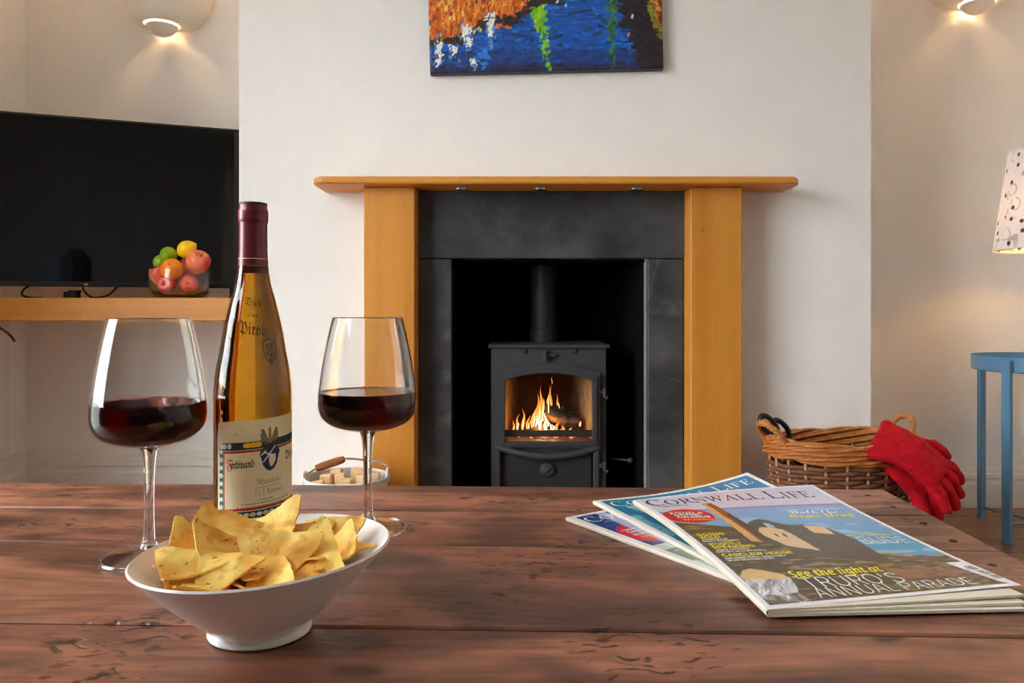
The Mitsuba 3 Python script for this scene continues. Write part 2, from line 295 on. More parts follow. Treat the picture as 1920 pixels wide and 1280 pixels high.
    "frak": """F76|-1 72 1 82 7 91 13 96 23 100 42 100 56 96 73 88 78 91 80 89 67 77 51 85 41 74 36 65 37 56 44 45 50 50 56 56 58 56 62 53 68 51 68 48 63 44 61 41 58 41 53 45 46 42 63 20 67 7 67 -1 65 -9 60 -17 53 -23 44 -26 32 -26 21 -22 14 -16 10 -8 10 1 14 9 22 18 23 24 20 28 17 29 13 28 10 24 7 25 10 30 15 32 22 31 27 25 27 17 26 13 18 -1 16 -7 18 -14 22 -18 29 -22 41 -23 48 -21 54 -16 57 -9 58 -4 56 6 49 18 31 42 27 52 28 60 32 69 48 86 39 90 28 92 17 91 10 88 4 80 3 70 6 63 14 57 13 54 7 57 2 62
e48|8 18 8 50 27 67 32 68 44 47 44 44 18 23 18 21 21 14 27 10 34 11 42 16 44 14 25 -3 23 -1 13 6 9 11;17 27 35 41 24 60 19 56 17 52
r41|3 54 14 68 16 67 16 64 20 58 21 53 29 63 31 68 33 68 35 63 39 58 39 54 34 46 31 46 26 55 21 46 21 12 28 8 35 14 38 13 22 -3 20 -2 19 -1 14 3 6 7 6 10 10 11 11 14 11 51 8 55 5 53
d55|4 82 5 88 9 94 20 97 20 94 16 93 12 90 12 84 17 79 41 63 47 57 51 48 52 35 48 24 40 10 27 -3 25 -3 22 1 15 5 4 8 4 11 8 14 9 19 9 55 21 63 8 73;19 15 32 8 34 8 41 17 44 29 44 39 40 49 35 55 25 62 19 56
i32|3 52 16 68 18 67 17 63 24 58 24 55 21 53 20 50 20 14 23 10 28 13 30 11 18 -3 16 -2 16 -1 11 5 11 52 10 54 5 51/13 79 14 89 17 95 20 98 25 98 26 95 26 90 15 78
n61|3 54 14 68 17 66 16 64 20 59 21 51 38 68 41 68 46 62 53 59 53 56 50 52 50 12 52 9 56 12 58 10 48 -3 40 7 40 53 36 56 33 57 20 45 20 13 21 9 25 7 25 4 21 2 17 -3 14 -3 11 2 7 4 7 7 10 9 11 11 11 52 8 55 5 53
a57|3 26 4 38 8 48 12 53 27 68 30 68 36 63 50 57 50 55 47 53 46 49 46 16 48 10 51 9 55 12 56 10 46 -3 44 -2 44 0 38 6 36 14 17 -3 15 -2 15 1 7 13;12 33 15 22 18 15 23 10 27 10 36 18 36 52 22 60 17 54 13 47
P91|0 73 0 81 3 89 9 96 13 98 24 100 33 96 38 89 41 78 57 93 69 100 71 98 68 94 68 91 84 52 85 47 84 35 77 19 58 -3 41 3 37 -27 34 -27 33 -25 30 7 20 10 15 5 12 6 21 23 23 23 24 20 31 18 31 70 29 81 24 88 18 90 9 88 5 82 3 79 5 68 10 61 18 57 17 54 10 57 5 62 1 67;42 73 41 14 62 7 67 12 74 25 76 33 75 43 59 79 58 88 51 84
v56|4 55 6 62 12 71 15 70 13 65 14 62 20 52 38 67 42 68 42 65 51 49 53 39 51 25 44 13 28 -3 25 -3 17 2 8 5 8 8 10 9 11 13 11 41 10 45;20 48 20 13 33 7 39 12 44 21 45 27 44 38 39 48 32 57
o54|6 6 9 17 9 56 38 68 40 65 38 63 47 49 51 40 51 31 47 19 28 -3 25 -3 19 2;19 13 33 7 38 12 43 23 43 29 41 38 27 60 19 56
l30|5 5 5 8 8 9 9 12 9 82 7 90 9 91 13 85 16 91 21 95 31 97 31 94 25 93 22 90 19 81 19 13 24 8 32 12 34 10 17 -3 15 -2 16 -1 14 1
t33|4 55 4 57 14 69 20 83 23 83 20 63 32 63 33 55 20 54 20 12 25 8 31 12 32 10 19 -3 17 -3 17 -1 15 1 7 4 7 7 9 8 11 11 11 54
D111|3 66 3 75 5 83 10 91 19 98 27 102 34 103 49 103 64 98 81 87 91 76 99 64 102 54 104 43 104 33 101 22 96 14 88 6 77 0 66 -3 60 -3 54 -1 24 17 17 17 10 13 9 15 19 23 27 26 35 26 45 32 46 35 45 40 32 60 30 68 32 72 39 78 49 82 61 85 50 90 36 93 24 92 15 88 9 80 7 73 7 67 10 59 19 52 18 49 8 56;38 24 59 10 70 5 77 6 86 9 92 15 96 22 98 28 98 36 93 52 84 67 67 82 52 80 44 76 41 72 42 67 56 46 58 37 54 32
W144|5 63 6 74 10 85 16 92 26 98 41 98 52 92 58 100 63 102 68 103 74 101 78 97 82 87 88 94 96 98 102 99 114 99 120 96 125 92 130 83 131 72 134 70 134 68 121 64 118 59 117 56 120 50 136 34 138 29 137 23 134 16 128 10 117 2 106 -3 101 -2 78 11 64 1 55 -3 39 11 33 14 28 15 22 12 20 14 23 17 36 24 41 24 50 37 53 47 53 62 50 73 46 80 37 88 28 89 17 84 10 76 9 62 12 53 19 45 31 42 30 38 22 41 14 45 7 54;84 76 86 67 96 49 97 44 96 33 87 19 110 6 114 6 119 7 127 14 130 21 128 27 111 43 108 50 108 56 110 61 115 65 122 68 117 87 109 94 103 95 95 94 90 91 85 86;44 22 60 8 65 6 75 13 83 21 88 28 88 38 77 61 75 68 75 75 78 82 78 89 76 95 71 99 63 99 58 95 55 91 55 89 59 80 62 70 62 52 56 35""",
    "brush": """S74|3 23 16 17 30 16 39 19 43 24 43 30 42 34 22 51 15 64 14 73 15 80 18 86 24 93 33 99 47 101 60 100 76 95 69 79 58 83 46 84 40 81 36 75 36 70 38 65 58 49 64 38 65 32 64 20 61 14 55 7 48 2 35 -1 22 -1 11 1 3 5
e78|8 16 6 35 9 49 16 61 26 71 39 77 55 78 65 74 71 69 74 62 74 52 71 45 66 40 58 35 51 32 27 30 28 20 31 17 36 15 48 15 63 20 63 4 45 -1 33 -1 24 0 16 4 12 8;29 44 41 45 49 48 54 53 54 60 49 63 40 60 33 54
t57|7 61 8 71 22 76 31 93 44 93 41 76 60 76 57 61 37 61 29 24 29 18 33 15 46 17 46 2 35 -1 24 -1 14 2 10 6 8 14 8 22 17 60
h85|2 0 25 106 45 106 36 68 49 77 62 78 69 75 73 71 77 62 77 49 67 0 46 0 57 50 55 59 50 61 42 59 35 47 30 32 23 0
l42|2 0 25 106 45 106 23 1
i42|22 92 23 101 28 105 38 106 42 104 44 101 44 92 39 87 28 86 24 88/2 0 19 76 39 76 23 1
g83|2 -11 20 -16 34 -15 38 -13 42 -9 47 9 46 9 41 4 35 0 24 -1 15 2 8 12 6 20 8 42 15 60 22 69 32 76 45 78 53 74 61 67 65 76 81 76 64 -5 60 -15 56 -22 49 -28 38 -33 31 -34 13 -33 2 -29;27 26 29 18 34 15 41 16 47 22 52 34 55 45 54 55 50 60 46 61 42 60 35 54 28 40
a83|6 20 7 36 10 50 15 60 24 72 34 77 46 78 53 75 61 67 65 76 81 76 65 0 49 0 50 10 43 3 36 0 25 -1 20 0 15 3 10 8;27 25 29 18 34 15 41 17 47 23 52 34 55 45 54 54 50 60 46 61 42 60 35 54 28 40""",
    "script": """S99|5 15 6 23 11 29 19 32 27 31 31 27 31 20 27 16 19 15 17 10 20 6 23 4 35 4 46 10 56 23 63 38 52 40 44 45 38 53 36 62 37 71 40 77 45 84 53 90 66 96 76 99 90 100 97 99 98 97 97 95 83 94 68 89 62 85 53 75 49 63 49 52 56 45 65 42 73 57 81 71 90 82 100 91 112 98 118 100 127 98 132 94 134 89 134 81 131 74 125 66 112 54 102 48 90 42 78 22 62 8 45 0 25 -1 18 1 11 5 7 10;91 49 94 49 103 55 118 71 125 86 125 91 123 94 119 95 115 94 107 86 99 71
e65|3 13 3 20 7 28 14 35 25 44 35 48 47 49 52 47 56 43 57 35 50 27 38 20 23 16 20 9 20 6 22 4 33 5 44 10 54 18 57 14 44 4 31 0 18 -1 9 3 5 8;25 22 28 21 34 24 43 30 46 39 44 44 40 43 34 37
t71|8 30 27 50 51 89 71 90 60 71 70 70 69 65 56 65 30 20 25 10 25 6 27 5 30 6 45 18 48 14 43 10 29 0 25 -1 15 0 10 6 9 13 18 32 12 27
h90|4 0 22 34 14 27 10 30 29 51 52 91 72 93 41 35 59 48 69 49 73 47 77 41 77 32 73 24 61 10 61 5 63 5 66 7 78 18 81 14 69 3 62 0 54 -1 48 4 45 11 46 18 52 28 64 42 65 44 63 44 52 37 43 28 24 0
l67|8 30 25 48 52 91 71 93 28 14 26 6 28 5 32 6 45 18 48 14 32 1 25 -1 16 0 10 6 10 14 16 30 12 27
i55|35 63 37 70 43 73 49 73 53 69 52 62 46 58 38 59/8 30 25 48 48 49 28 14 25 5 28 6 33 8 43 18 46 14 37 6 29 0 18 -1 10 3 8 12 17 31 12 27
g84|-15 -37 -13 -27 -6 -19 11 -8 30 -1 33 3 32 4 22 -1 15 -1 9 2 4 7 3 16 4 22 9 30 16 38 24 43 37 49 49 49 52 47 55 43 58 48 77 50 55 8 63 11 71 18 74 14 64 6 50 -1 35 -24 22 -39 12 -45 -2 -47 -10 -44 -13 -41;18 5 21 3 24 3 31 7 37 14 49 35 51 41 49 44 46 45 43 43 34 34 22 16;-5 -36 -3 -40 -1 -42 3 -42 7 -39 17 -27 27 -8 14 -13 5 -19 -3 -28
a84|4 10 4 18 8 28 16 37 25 43 41 49 51 48 56 43 59 49 76 49 57 8 59 7 62 8 73 18 77 14 60 2 52 -1 45 0 41 4 39 9 28 0 16 -1 9 2 6 5;20 5 23 3 28 4 39 15 52 36 52 40 50 44 46 45 42 43 32 33 22 15 20 9
W148|19 46 20 56 25 68 32 76 46 89 57 95 69 99 82 100 90 97 99 90 103 83 104 77 103 66 99 56 93 47 69 23 69 22 83 32 103 51 145 97 150 99 152 96 131 46 124 25 143 50 163 72 173 80 176 80 178 79 169 72 150 50 137 34 121 8 113 0 108 2 105 6 103 12 102 21 106 36 116 56 95 35 75 20 42 0 36 -1 34 0 36 5 51 20 63 36 79 63 84 75 84 87 83 91 78 94 68 94 49 85 35 72 25 57 23 49 26 42 32 39 40 42 47 48 54 58 61 74 62 85 65 85 69 76 69 62 65 52 57 41 45 35 31 34 25 36 20 41
k86|40 27 41 31 51 34 59 44 65 48 75 49 80 44 80 39 77 35 74 34 68 35 65 38 65 43 56 31 64 24 65 19 62 11 63 9 74 18 77 15 69 6 58 0 48 -1 43 3 42 11 50 25 48 27 42 26/3 -1 22 34 14 27 10 30 30 53 52 91 71 93 23 1""",
    "thin": """T87|7 92 7 100 80 100 80 92 48 91 48 0 39 0 39 91
R87|13 100 53 100 64 96 68 93 73 88 75 84 77 76 78 67 76 59 71 50 67 46 59 42 82 0 71 0 49 41 22 40 22 0 13 0;22 49 49 48 56 50 61 53 66 58 69 67 68 78 64 85 59 89 51 92 22 92
U101|13 100 22 100 22 32 24 23 27 17 35 11 43 8 54 7 63 9 69 12 75 19 78 25 79 32 79 100 88 100 88 28 87 22 82 14 77 8 73 4 66 1 58 -1 42 -1 34 1 27 5 21 10 18 15 14 22 13 31
O104|9 45 9 55 10 65 13 73 16 80 21 88 27 93 35 98 42 100 48 101 59 101 68 98 74 96 78 92 87 83 90 77 93 68 95 55 95 45 94 34 90 23 85 15 78 7 72 3 64 0 56 -1 42 0 31 4 25 8 19 15 13 25 11 33;18 45 19 36 22 27 26 20 32 14 38 10 46 7 55 7 64 9 71 13 77 18 81 24 84 31 87 45 86 58 84 68 78 80 69 88 61 92 55 93 46 92 40 91 31 85 25 79 22 72 18 61
'40|15 100 24 100 23 65 16 65
S87|9 25 18 25 19 20 22 15 27 10 35 7 47 7 53 8 60 11 65 15 68 20 69 24 68 32 66 36 56 43 30 51 20 56 16 60 13 65 12 71 12 77 13 84 17 90 24 96 33 100 40 101 51 101 59 99 67 94 71 90 75 84 76 79 76 75 68 75 67 79 65 83 58 90 50 93 41 93 32 91 27 88 24 85 21 78 20 72 22 66 30 60 36 57 60 50 68 45 73 41 77 34 78 23 76 15 71 9 64 3 53 -1 39 -2 32 -1 21 4 14 10 11 16
A92|4 0 40 100 51 100 88 0 79 0 67 30 24 30 13 0;27 38 65 38 46 91 45 91
N104|13 100 24 100 24 99 82 13 82 100 91 100 91 0 80 0 39 61 22 88 22 0 13 0
L77|13 100 22 100 22 8 70 8 70 0 13 0
P86|13 100 49 100 59 98 66 94 72 88 75 82 78 73 77 63 75 55 70 48 64 43 57 40 50 38 22 38 22 0 13 0;22 46 48 46 57 48 62 52 67 59 69 66 68 77 63 85 58 89 51 91 22 92
D99|13 100 49 100 59 98 68 95 74 91 79 86 83 80 87 71 89 59 90 45 88 33 85 25 81 17 75 10 67 5 58 2 47 0 13 0;22 8 46 8 56 10 68 16 75 24 79 35 81 42 80 61 78 70 75 77 69 83 62 88 55 91 48 92 22 92
E81|13 100 71 100 71 92 22 92 22 54 68 54 68 46 22 46 22 8 72 8 72 0 13 0
B89|13 100 54 100 65 96 69 93 73 89 75 85 76 77 76 67 74 62 71 58 66 54 61 52 68 49 75 43 79 35 80 23 78 16 76 12 72 7 68 4 63 2 54 0 13 0;22 8 53 8 58 9 64 11 68 15 71 22 71 29 69 37 63 43 55 46 23 47;22 55 51 55 55 56 61 58 65 64 68 71 67 78 65 85 59 90 53 92 23 92
089|11 44 11 61 14 75 18 85 25 94 31 98 36 100 49 101 59 98 66 91 73 81 76 71 77 61 78 44 76 32 73 20 69 12 64 5 55 0 48 -1 37 -1 28 3 22 9 16 18 13 28;20 44 21 32 24 23 28 15 33 10 39 7 48 7 54 9 59 13 65 22 67 29 69 40 69 56 68 67 65 76 62 83 57 89 50 93 42 93 35 91 29 86 24 79 21 69 20 56
189|15 0 15 8 43 8 43 91 42 91 20 75 19 75 19 84 41 100 51 100 51 8 75 8 75 0
289|13 7 55 54 62 65 64 72 63 80 60 86 54 91 50 93 41 93 35 92 30 90 27 86 24 81 23 73 14 73 14 79 16 85 19 89 23 94 32 99 38 101 48 101 57 99 65 93 70 85 72 77 72 71 71 65 67 57 62 49 26 9 75 8 75 0 13 0
389|11 25 20 25 21 19 24 14 28 10 38 7 51 7 57 10 63 15 66 22 67 31 66 36 61 43 58 46 51 49 44 51 33 51 33 58 60 92 15 92 15 100 73 100 73 93 42 57 50 56 58 54 67 49 72 43 76 34 76 25 74 16 69 9 62 3 55 0 47 -1 33 0 24 3 17 9 12 16
489|10 29 52 100 61 100 62 99 20 30 57 30 57 63 66 63 66 30 79 30 79 22 66 21 66 0 57 0 57 22 10 22
589|14 25 22 25 23 20 26 14 32 9 38 7 46 7 51 8 56 10 61 15 64 19 66 24 66 34 64 44 57 51 49 56 40 56 31 54 25 50 17 51 16 51 16 57 21 100 71 100 71 92 29 92 25 60 26 58 29 60 36 64 47 64 56 62 60 60 66 55 72 46 75 35 75 28 74 21 69 11 62 4 52 0 46 -1 34 0 26 3 19 10 15 17
789|13 92 13 100 75 100 75 91 30 0 21 0 21 1 66 91""",
    "bold": """A105|3 0 37 100 67 100 101 0 76 0 69 22 35 22 28 0;41 40 63 39 52 81 45 53
B91|8 100 59 99 70 96 78 89 82 77 81 66 75 57 64 53 72 51 78 47 86 36 87 31 86 20 82 12 76 7 67 2 57 0 8 0;31 19 50 18 58 21 63 27 62 37 58 41 52 43 31 44;31 59 48 58 55 61 59 67 58 76 55 80 50 81 31 82
C102|6 45 7 65 13 80 24 92 37 99 57 101 73 98 80 94 88 87 95 72 96 65 74 65 71 73 66 78 58 81 51 82 39 77 31 67 29 54 30 37 35 26 44 20 51 18 62 20 69 25 74 35 97 35 94 25 88 14 78 5 67 0 57 -1 45 -1 34 2 24 7 15 16 10 25
D99|8 100 57 99 73 93 85 82 92 65 93 41 87 22 77 10 68 4 55 1 8 0;31 20 47 19 56 21 63 25 68 33 71 44 70 61 66 72 57 78 47 81 31 81
E84|8 100 77 100 77 82 31 81 31 59 73 59 73 41 31 41 31 19 77 19 77 0 8 0
F80|8 100 75 100 75 81 31 81 31 55 71 55 71 37 31 37 31 0 8 0
G103|6 45 7 63 11 77 22 91 35 98 49 101 61 101 71 98 83 92 90 85 94 76 96 68 74 68 71 74 65 79 56 82 48 81 42 79 36 74 30 63 29 46 31 33 39 23 51 18 61 19 68 22 73 28 76 35 75 37 55 37 55 54 97 54 97 33 93 21 84 9 72 2 61 -1 49 -1 39 0 27 5 18 14 13 21 8 31
H103|8 100 31 100 31 60 72 60 72 100 95 100 95 0 72 0 72 42 31 42 31 0 8 0
I66|4 0 4 19 22 19 22 81 4 82 4 100 62 100 62 82 44 81 44 19 62 19 62 0
J81|4 36 26 36 27 26 31 19 37 16 46 18 48 21 51 28 51 100 73 100 73 26 69 14 62 5 54 1 43 -1 29 -1 18 3 10 10 7 15 4 23
K100|8 100 30 100 31 52 44 71 68 100 96 100 59 57 97 0 70 0 43 42 30 27 30 0 8 0
L78|8 100 31 100 31 19 73 19 73 0 8 0
M129|8 100 43 100 57 58 65 28 71 57 86 100 121 100 121 0 98 0 99 78 90 47 74 0 55 0 30 76 31 0 8 0
N105|8 100 34 99 65 49 75 30 74 100 97 100 97 0 71 0 43 46 30 70 31 0 8 0
O106|6 45 7 64 14 81 25 93 42 100 61 101 77 96 91 84 99 67 100 45 98 32 95 23 89 14 82 8 73 2 65 0 57 -1 42 0 32 3 24 8 18 14 11 24 7 35;29 46 32 32 40 22 50 18 58 19 64 21 72 29 77 42 77 60 72 71 66 78 58 81 50 82 41 79 36 74 31 66 29 57
P89|8 100 53 100 64 98 77 89 82 80 84 74 85 62 83 55 78 45 72 39 57 33 31 32 31 0 8 0;31 50 49 50 58 55 61 61 62 68 59 75 56 79 47 82 31 82
Q107|6 45 6 59 9 72 16 85 25 93 35 98 49 101 65 100 77 96 91 84 99 67 100 55 99 35 95 23 85 10 100 -8 79 -8 71 2 61 -1 49 -1 39 0 29 4 21 10 13 21 8 32;29 46 32 32 38 23 48 19 58 19 46 35 65 35 72 28 75 35 77 46 77 60 72 71 66 78 58 81 50 82 41 79 36 74 31 66 29 57
R91|8 100 58 99 69 96 78 88 84 76 84 59 78 46 67 38 88 0 64 0 45 35 31 35 31 0 8 0;31 53 47 53 57 56 62 65 61 71 59 76 55 79 50 81 31 82
S90|5 32 27 32 29 24 34 20 40 18 51 18 59 21 63 27 62 32 59 36 49 40 25 46 18 50 12 56 8 65 8 78 11 85 18 93 26 98 38 101 51 101 60 100 69 96 78 88 83 79 84 71 62 71 61 75 58 80 49 83 38 82 32 78 31 74 31 69 35 65 66 55 75 50 81 43 85 33 85 24 81 14 74 6 66 2 55 -1 41 -1 26 1 16 7 10 13 7 21
T92|5 100 88 100 88 81 58 81 58 0 35 0 35 81 5 81
U100|8 100 31 100 31 32 35 25 40 21 45 19 53 18 62 22 67 27 69 33 69 100 92 100 92 30 88 18 80 8 65 0 45 -1 29 3 16 12 10 22 8 32
V104|3 100 29 100 53 20 76 100 101 100 68 0 38 0
W144|3 100 28 100 44 25 60 100 84 100 101 25 116 100 141 100 114 0 89 0 72 69 56 0 30 0
X103|3 0 39 51 7 100 33 100 52 68 71 100 97 100 65 52 100 0 73 0 52 35 29 0
Y102|3 100 30 100 52 57 73 100 99 100 63 36 63 0 40 0 40 37
Z92|7 13 57 81 7 82 7 100 85 100 85 87 35 19 85 18 85 0 7 0
&93|5 24 5 32 9 40 23 53 16 64 14 70 14 81 18 89 22 95 30 99 38 101 49 101 61 94 66 87 68 80 67 72 64 64 50 50 65 33 68 40 69 49 87 49 85 32 78 17 93 0 70 0 64 6 55 1 46 -1 27 0 19 3 12 8 7 16;26 26 29 20 36 17 44 17 52 20 34 40 28 33;33 74 39 63 48 70 51 78 47 83 40 84 34 80
.37|6 9 8 18 16 23 25 21 30 14 29 4 26 1 21 -1 11 1
,37|3 -27 9 15 31 15 18 -27
'48|13 100 34 100 32 57 15 57
%141|84 18 84 29 86 36 89 41 96 46 103 48 116 47 122 43 127 36 129 29 128 14 125 7 116 0 103 -2 95 1 87 8;99 19 103 12 108 11 113 14 114 28 110 35 105 35 101 33 99 28/29 1 97 100 112 100 44 1/12 71 12 82 13 89 16 94 24 100 31 102 43 100 50 96 55 89 56 82 55 66 52 59 44 53 31 52 22 54 15 61;26 72 28 67 31 65 36 65 40 67 42 72 42 81 38 88 33 89 29 86 26 81""",
}


def glyph_table(style):
    out = {}
    for line in GLYPHS[style].split('\n'):
        ch, rest = line[0], line[1:]
        adv, body = rest.split('|')
        polys = []
        for part in filter(None, body.split('/')):
            rings = [np.array(list(map(int, r.split())), float).reshape(-1, 2) for r in part.split(';')]
            rings = [r for r in rings if len(r) > 2]
            if rings:
                p = shapely.Polygon(rings[0], rings[1:])
                polys.append(p if p.is_valid else p.buffer(0))
        out[ch] = (int(adv), shapely.union_all(polys) if polys else None)
    return out


FONT = {s: glyph_table(s) for s in GLYPHS}


def words(style, text, h, width=None, small=None, gap=0):
    """Lettering as a flat shape: baseline on y = 0, capitals h tall; stretched to the given width. small: scale of the letters after each word's first."""
    x, shapes, first = 0.0, [], True
    for ch in text:
        if ch == ' ':
            x += 32; first = True
            continue
        adv, g = FONT[style].get(ch, (50, None))
        k = 1.0 if (small is None or first) else small
        first = False
        if g is not None:
            shapes.append(affinity.affine_transform(g, [k, 0, 0, k, x, 0]))
        x += adv * k + gap
    g = shapely.union_all(shapes)
    sx = (width / x) if width else h / 100
    return affinity.affine_transform(g, [sx, 0, 0, h / 100, 0, 0])


def flat(g, fn, most=None):
    """The flat shape triangulated and laid on a surface by fn(x, y)."""
    ms = []
    if most:            # cut into narrow strips, so that the print follows a curved surface
        x0, y0, x1, y1 = g.bounds
        n = max(1, int(math.ceil((x1 - x0) / most)))
        cut = [g.intersection(shapely.box(x0 + (x1 - x0) * i / n - 1e-9, y0 - 1, x0 + (x1 - x0) * (i + 1) / n, y1 + 1)) for i in range(n)]
        g = shapely.GeometryCollection([q for c in cut for q in getattr(c, 'geoms', [c])])
    for p in getattr(g, 'geoms', [g]):
        if p.geom_type != 'Polygon' or p.area < 1e-10:
            continue
        if most:
            p = shapely.segmentize(p, most)
        v, f = trimesh.creation.triangulate_polygon(p, engine='earcut')
        ms.append(trimesh.Trimesh(np.c_[v, np.zeros(len(v))], f, process=False))
    m = join(*ms)
    m.vertices = fn(m.vertices[:, 0], m.vertices[:, 1])
    return m


# ------------------------------------------------------------------ materials
WHITE = lin(226, 220, 213)
mat('m_wall', lin(236, 232, 227), rough=0.85, spec=0.2)
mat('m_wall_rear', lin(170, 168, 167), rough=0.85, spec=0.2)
mat('m_trim', lin(226, 220, 212), rough=0.4, spec=0.4)
mat('m_ceiling', lin(242, 241, 239), rough=0.9, spec=0.2)


def floor_col(p, n, uv):
    row = dr.floor(p.y / 0.13)
    tone = cell_rand(row, dr.floor((p.x + cell_rand(row) * 1.3) / 1.3), 3)
    g = fbm(p.x * 4 + row * 7, p.y * 60, 0, 3)
    gap = smoothstep(0.0, 0.02, dr.abs(p.y / 0.13 - row - 0.5) - 0.47)
    return mix(mix(lin(112, 74, 40), lin(138, 94, 54), 0.6 * g + 0.4 * tone), lin(50, 30, 18), gap)


mat('m_floor', proc(floor_col), rough=0.35)


def oak_fn(axis, across):
    def f(p, n, uv):
        a, b, c = (p.x, p.y, p.z) if axis == 'x' else (p.z, p.x, p.y)
        warp = noise(a * 2.2, b * 9, c * 9) * 0.10
        ring = fbm(a * 0.7 + 4, (b + warp * 0.4) * 34, (c + warp * 0.4) * 34, 3)
        fine = noise(a * 22, b * 420, c * 420)
        flame = smoothstep(0.55, 0.75, noise(a * 1.6 + 9, (b + warp) * 14, (c + warp) * 14))
        col = mix(lin(188, 118, 40), lin(212, 146, 62), ring)
        col = mix(col, lin(170, 98, 26), 0.35 * flame + 0.25 * smoothstep(0.6, 0.9, fine))
        knot = voronoi(a * 4.3, (b + c) * 9)
        return mix(col, lin(132, 78, 34), 0.7 * smoothstep(0.05, 0.01, knot[0]) * smoothstep(0.8, 0.85, knot[2]))
    return f


mat('m_oak_x', proc(oak_fn('x', 'y')), rough=0.42, spec=0.35)
mat('m_oak_z', proc(oak_fn('z', 'x')), rough=0.42, spec=0.35)


def slate_fn(veins):
    def slate_col(p, n, uv):
        w = fbm(p.x * 5, p.y * 5, p.z * 5, 3)
        vein = dr.abs(fbm(p.x * 5.2 + w, p.z * 3.2 - p.x * 4.0 + 1.5 * w, 3.1, 4) - 0.5)
        cloud = fbm(p.x * 7 + 3, p.y * 7, p.z * 7, 4)
        col = mix(lin(44, 45, 48), lin(74, 75, 78), smoothstep(0.3, 0.75, cloud))
        col = mix(col, lin(96, 97, 99), veins * 0.5 * smoothstep(0.6, 0.85, fbm(p.x * 16, p.y * 16, p.z * 16, 3)))
        return mix(col, lin(126, 126, 128), veins * 0.45 * smoothstep(0.010, 0.0, vein) * smoothstep(0.45, 0.6, w))
    return slate_col


mat('m_slate', proc(slate_fn(0.15)), rough=0.42, spec=0.4)
mat('m_slate_vein', proc(slate_fn(1.0)), rough=0.42, spec=0.4, bump=lambda p, n, uv: fbm(p.x * 40, p.y * 40, p.z * 40, 3), bump_scale=0.0010)
mat('m_slate_edge', lin(120, 114, 106), rough=0.8)
mat('m_soot', proc(lambda p, n, uv: mix(lin(4, 4, 4), lin(11, 10, 9), fbm(p.x * 12, p.y * 12, p.z * 12, 3))), rough=0.95, spec=0.1)
mat('m_iron', lin(52, 52, 55), rough=0.48, spec=0.45, bump=lambda p, n, uv: fbm(p.x * 400, p.y * 400, p.z * 400, 2), bump_scale=0.0002, eps=4e-4)
mat('m_iron_dark', lin(30, 30, 31), rough=0.55)
mat('m_brick', proc(lambda p, n, uv: mix(lin(150, 116, 76), lin(96, 70, 46), fbm(p.x * 30, p.y * 30, p.z * 30, 3))), rough=0.9)
mat('m_steel', lin(190, 190, 192), rough=0.3, metallic=1.0)
scene['m_pane'] = {'type': 'thindielectric', 'int_ior': 1.5}
scene['m_glass'] = {'type': 'dielectric', 'int_ior': 1.5, 'ext_ior': 1.0}
scene['m_amber'] = {'type': 'dielectric', 'int_ior': 1.5, 'ext_ior': 1.0, 'specular_transmittance': rgb([0.74, 0.47, 0.11])}
WINE_MEDIUM = {'type': 'homogeneous', 'albedo': 0.0, 'scale': 400.0, 'sigma_t': {'type': 'rgb', 'value': [0.075, 1.0, 0.60]}}
scene['m_wine_side'] = {'type': 'dielectric', 'int_ior': 1.345, 'ext_ior': 1.5}
scene['m_wine_top'] = {'type': 'dielectric', 'int_ior': 1.345, 'ext_ior': 1.0}

# table: old red-brown planks
TCX, TCY, TROT = 0.498, 1.037, -0.0349
TCOS, TSIN = math.cos(TROT), math.sin(TROT)
SEAMS = [0.0, 0.131, 0.267, 0.472, 0.640, 0.790]


def tlocal(p):
    dx, dy = p.x - TCX, p.y - TCY
    return dx * TCOS + dy * TSIN, -(-dx * TSIN + dy * TCOS)      # along the planks, away from the back edge


def table_marks(a, v):
    """Dents and short dark flecks along the grain, from 0 to 1."""
    fl = fbm(a * 75, v * 230 + 4 * noise(a * 50, v * 50, 3.0), 8.0, 3)
    return smoothstep(0.60, 0.76, fl) * smoothstep(0.50, 0.70, fbm(a * 8, v * 15, 2.0, 2))


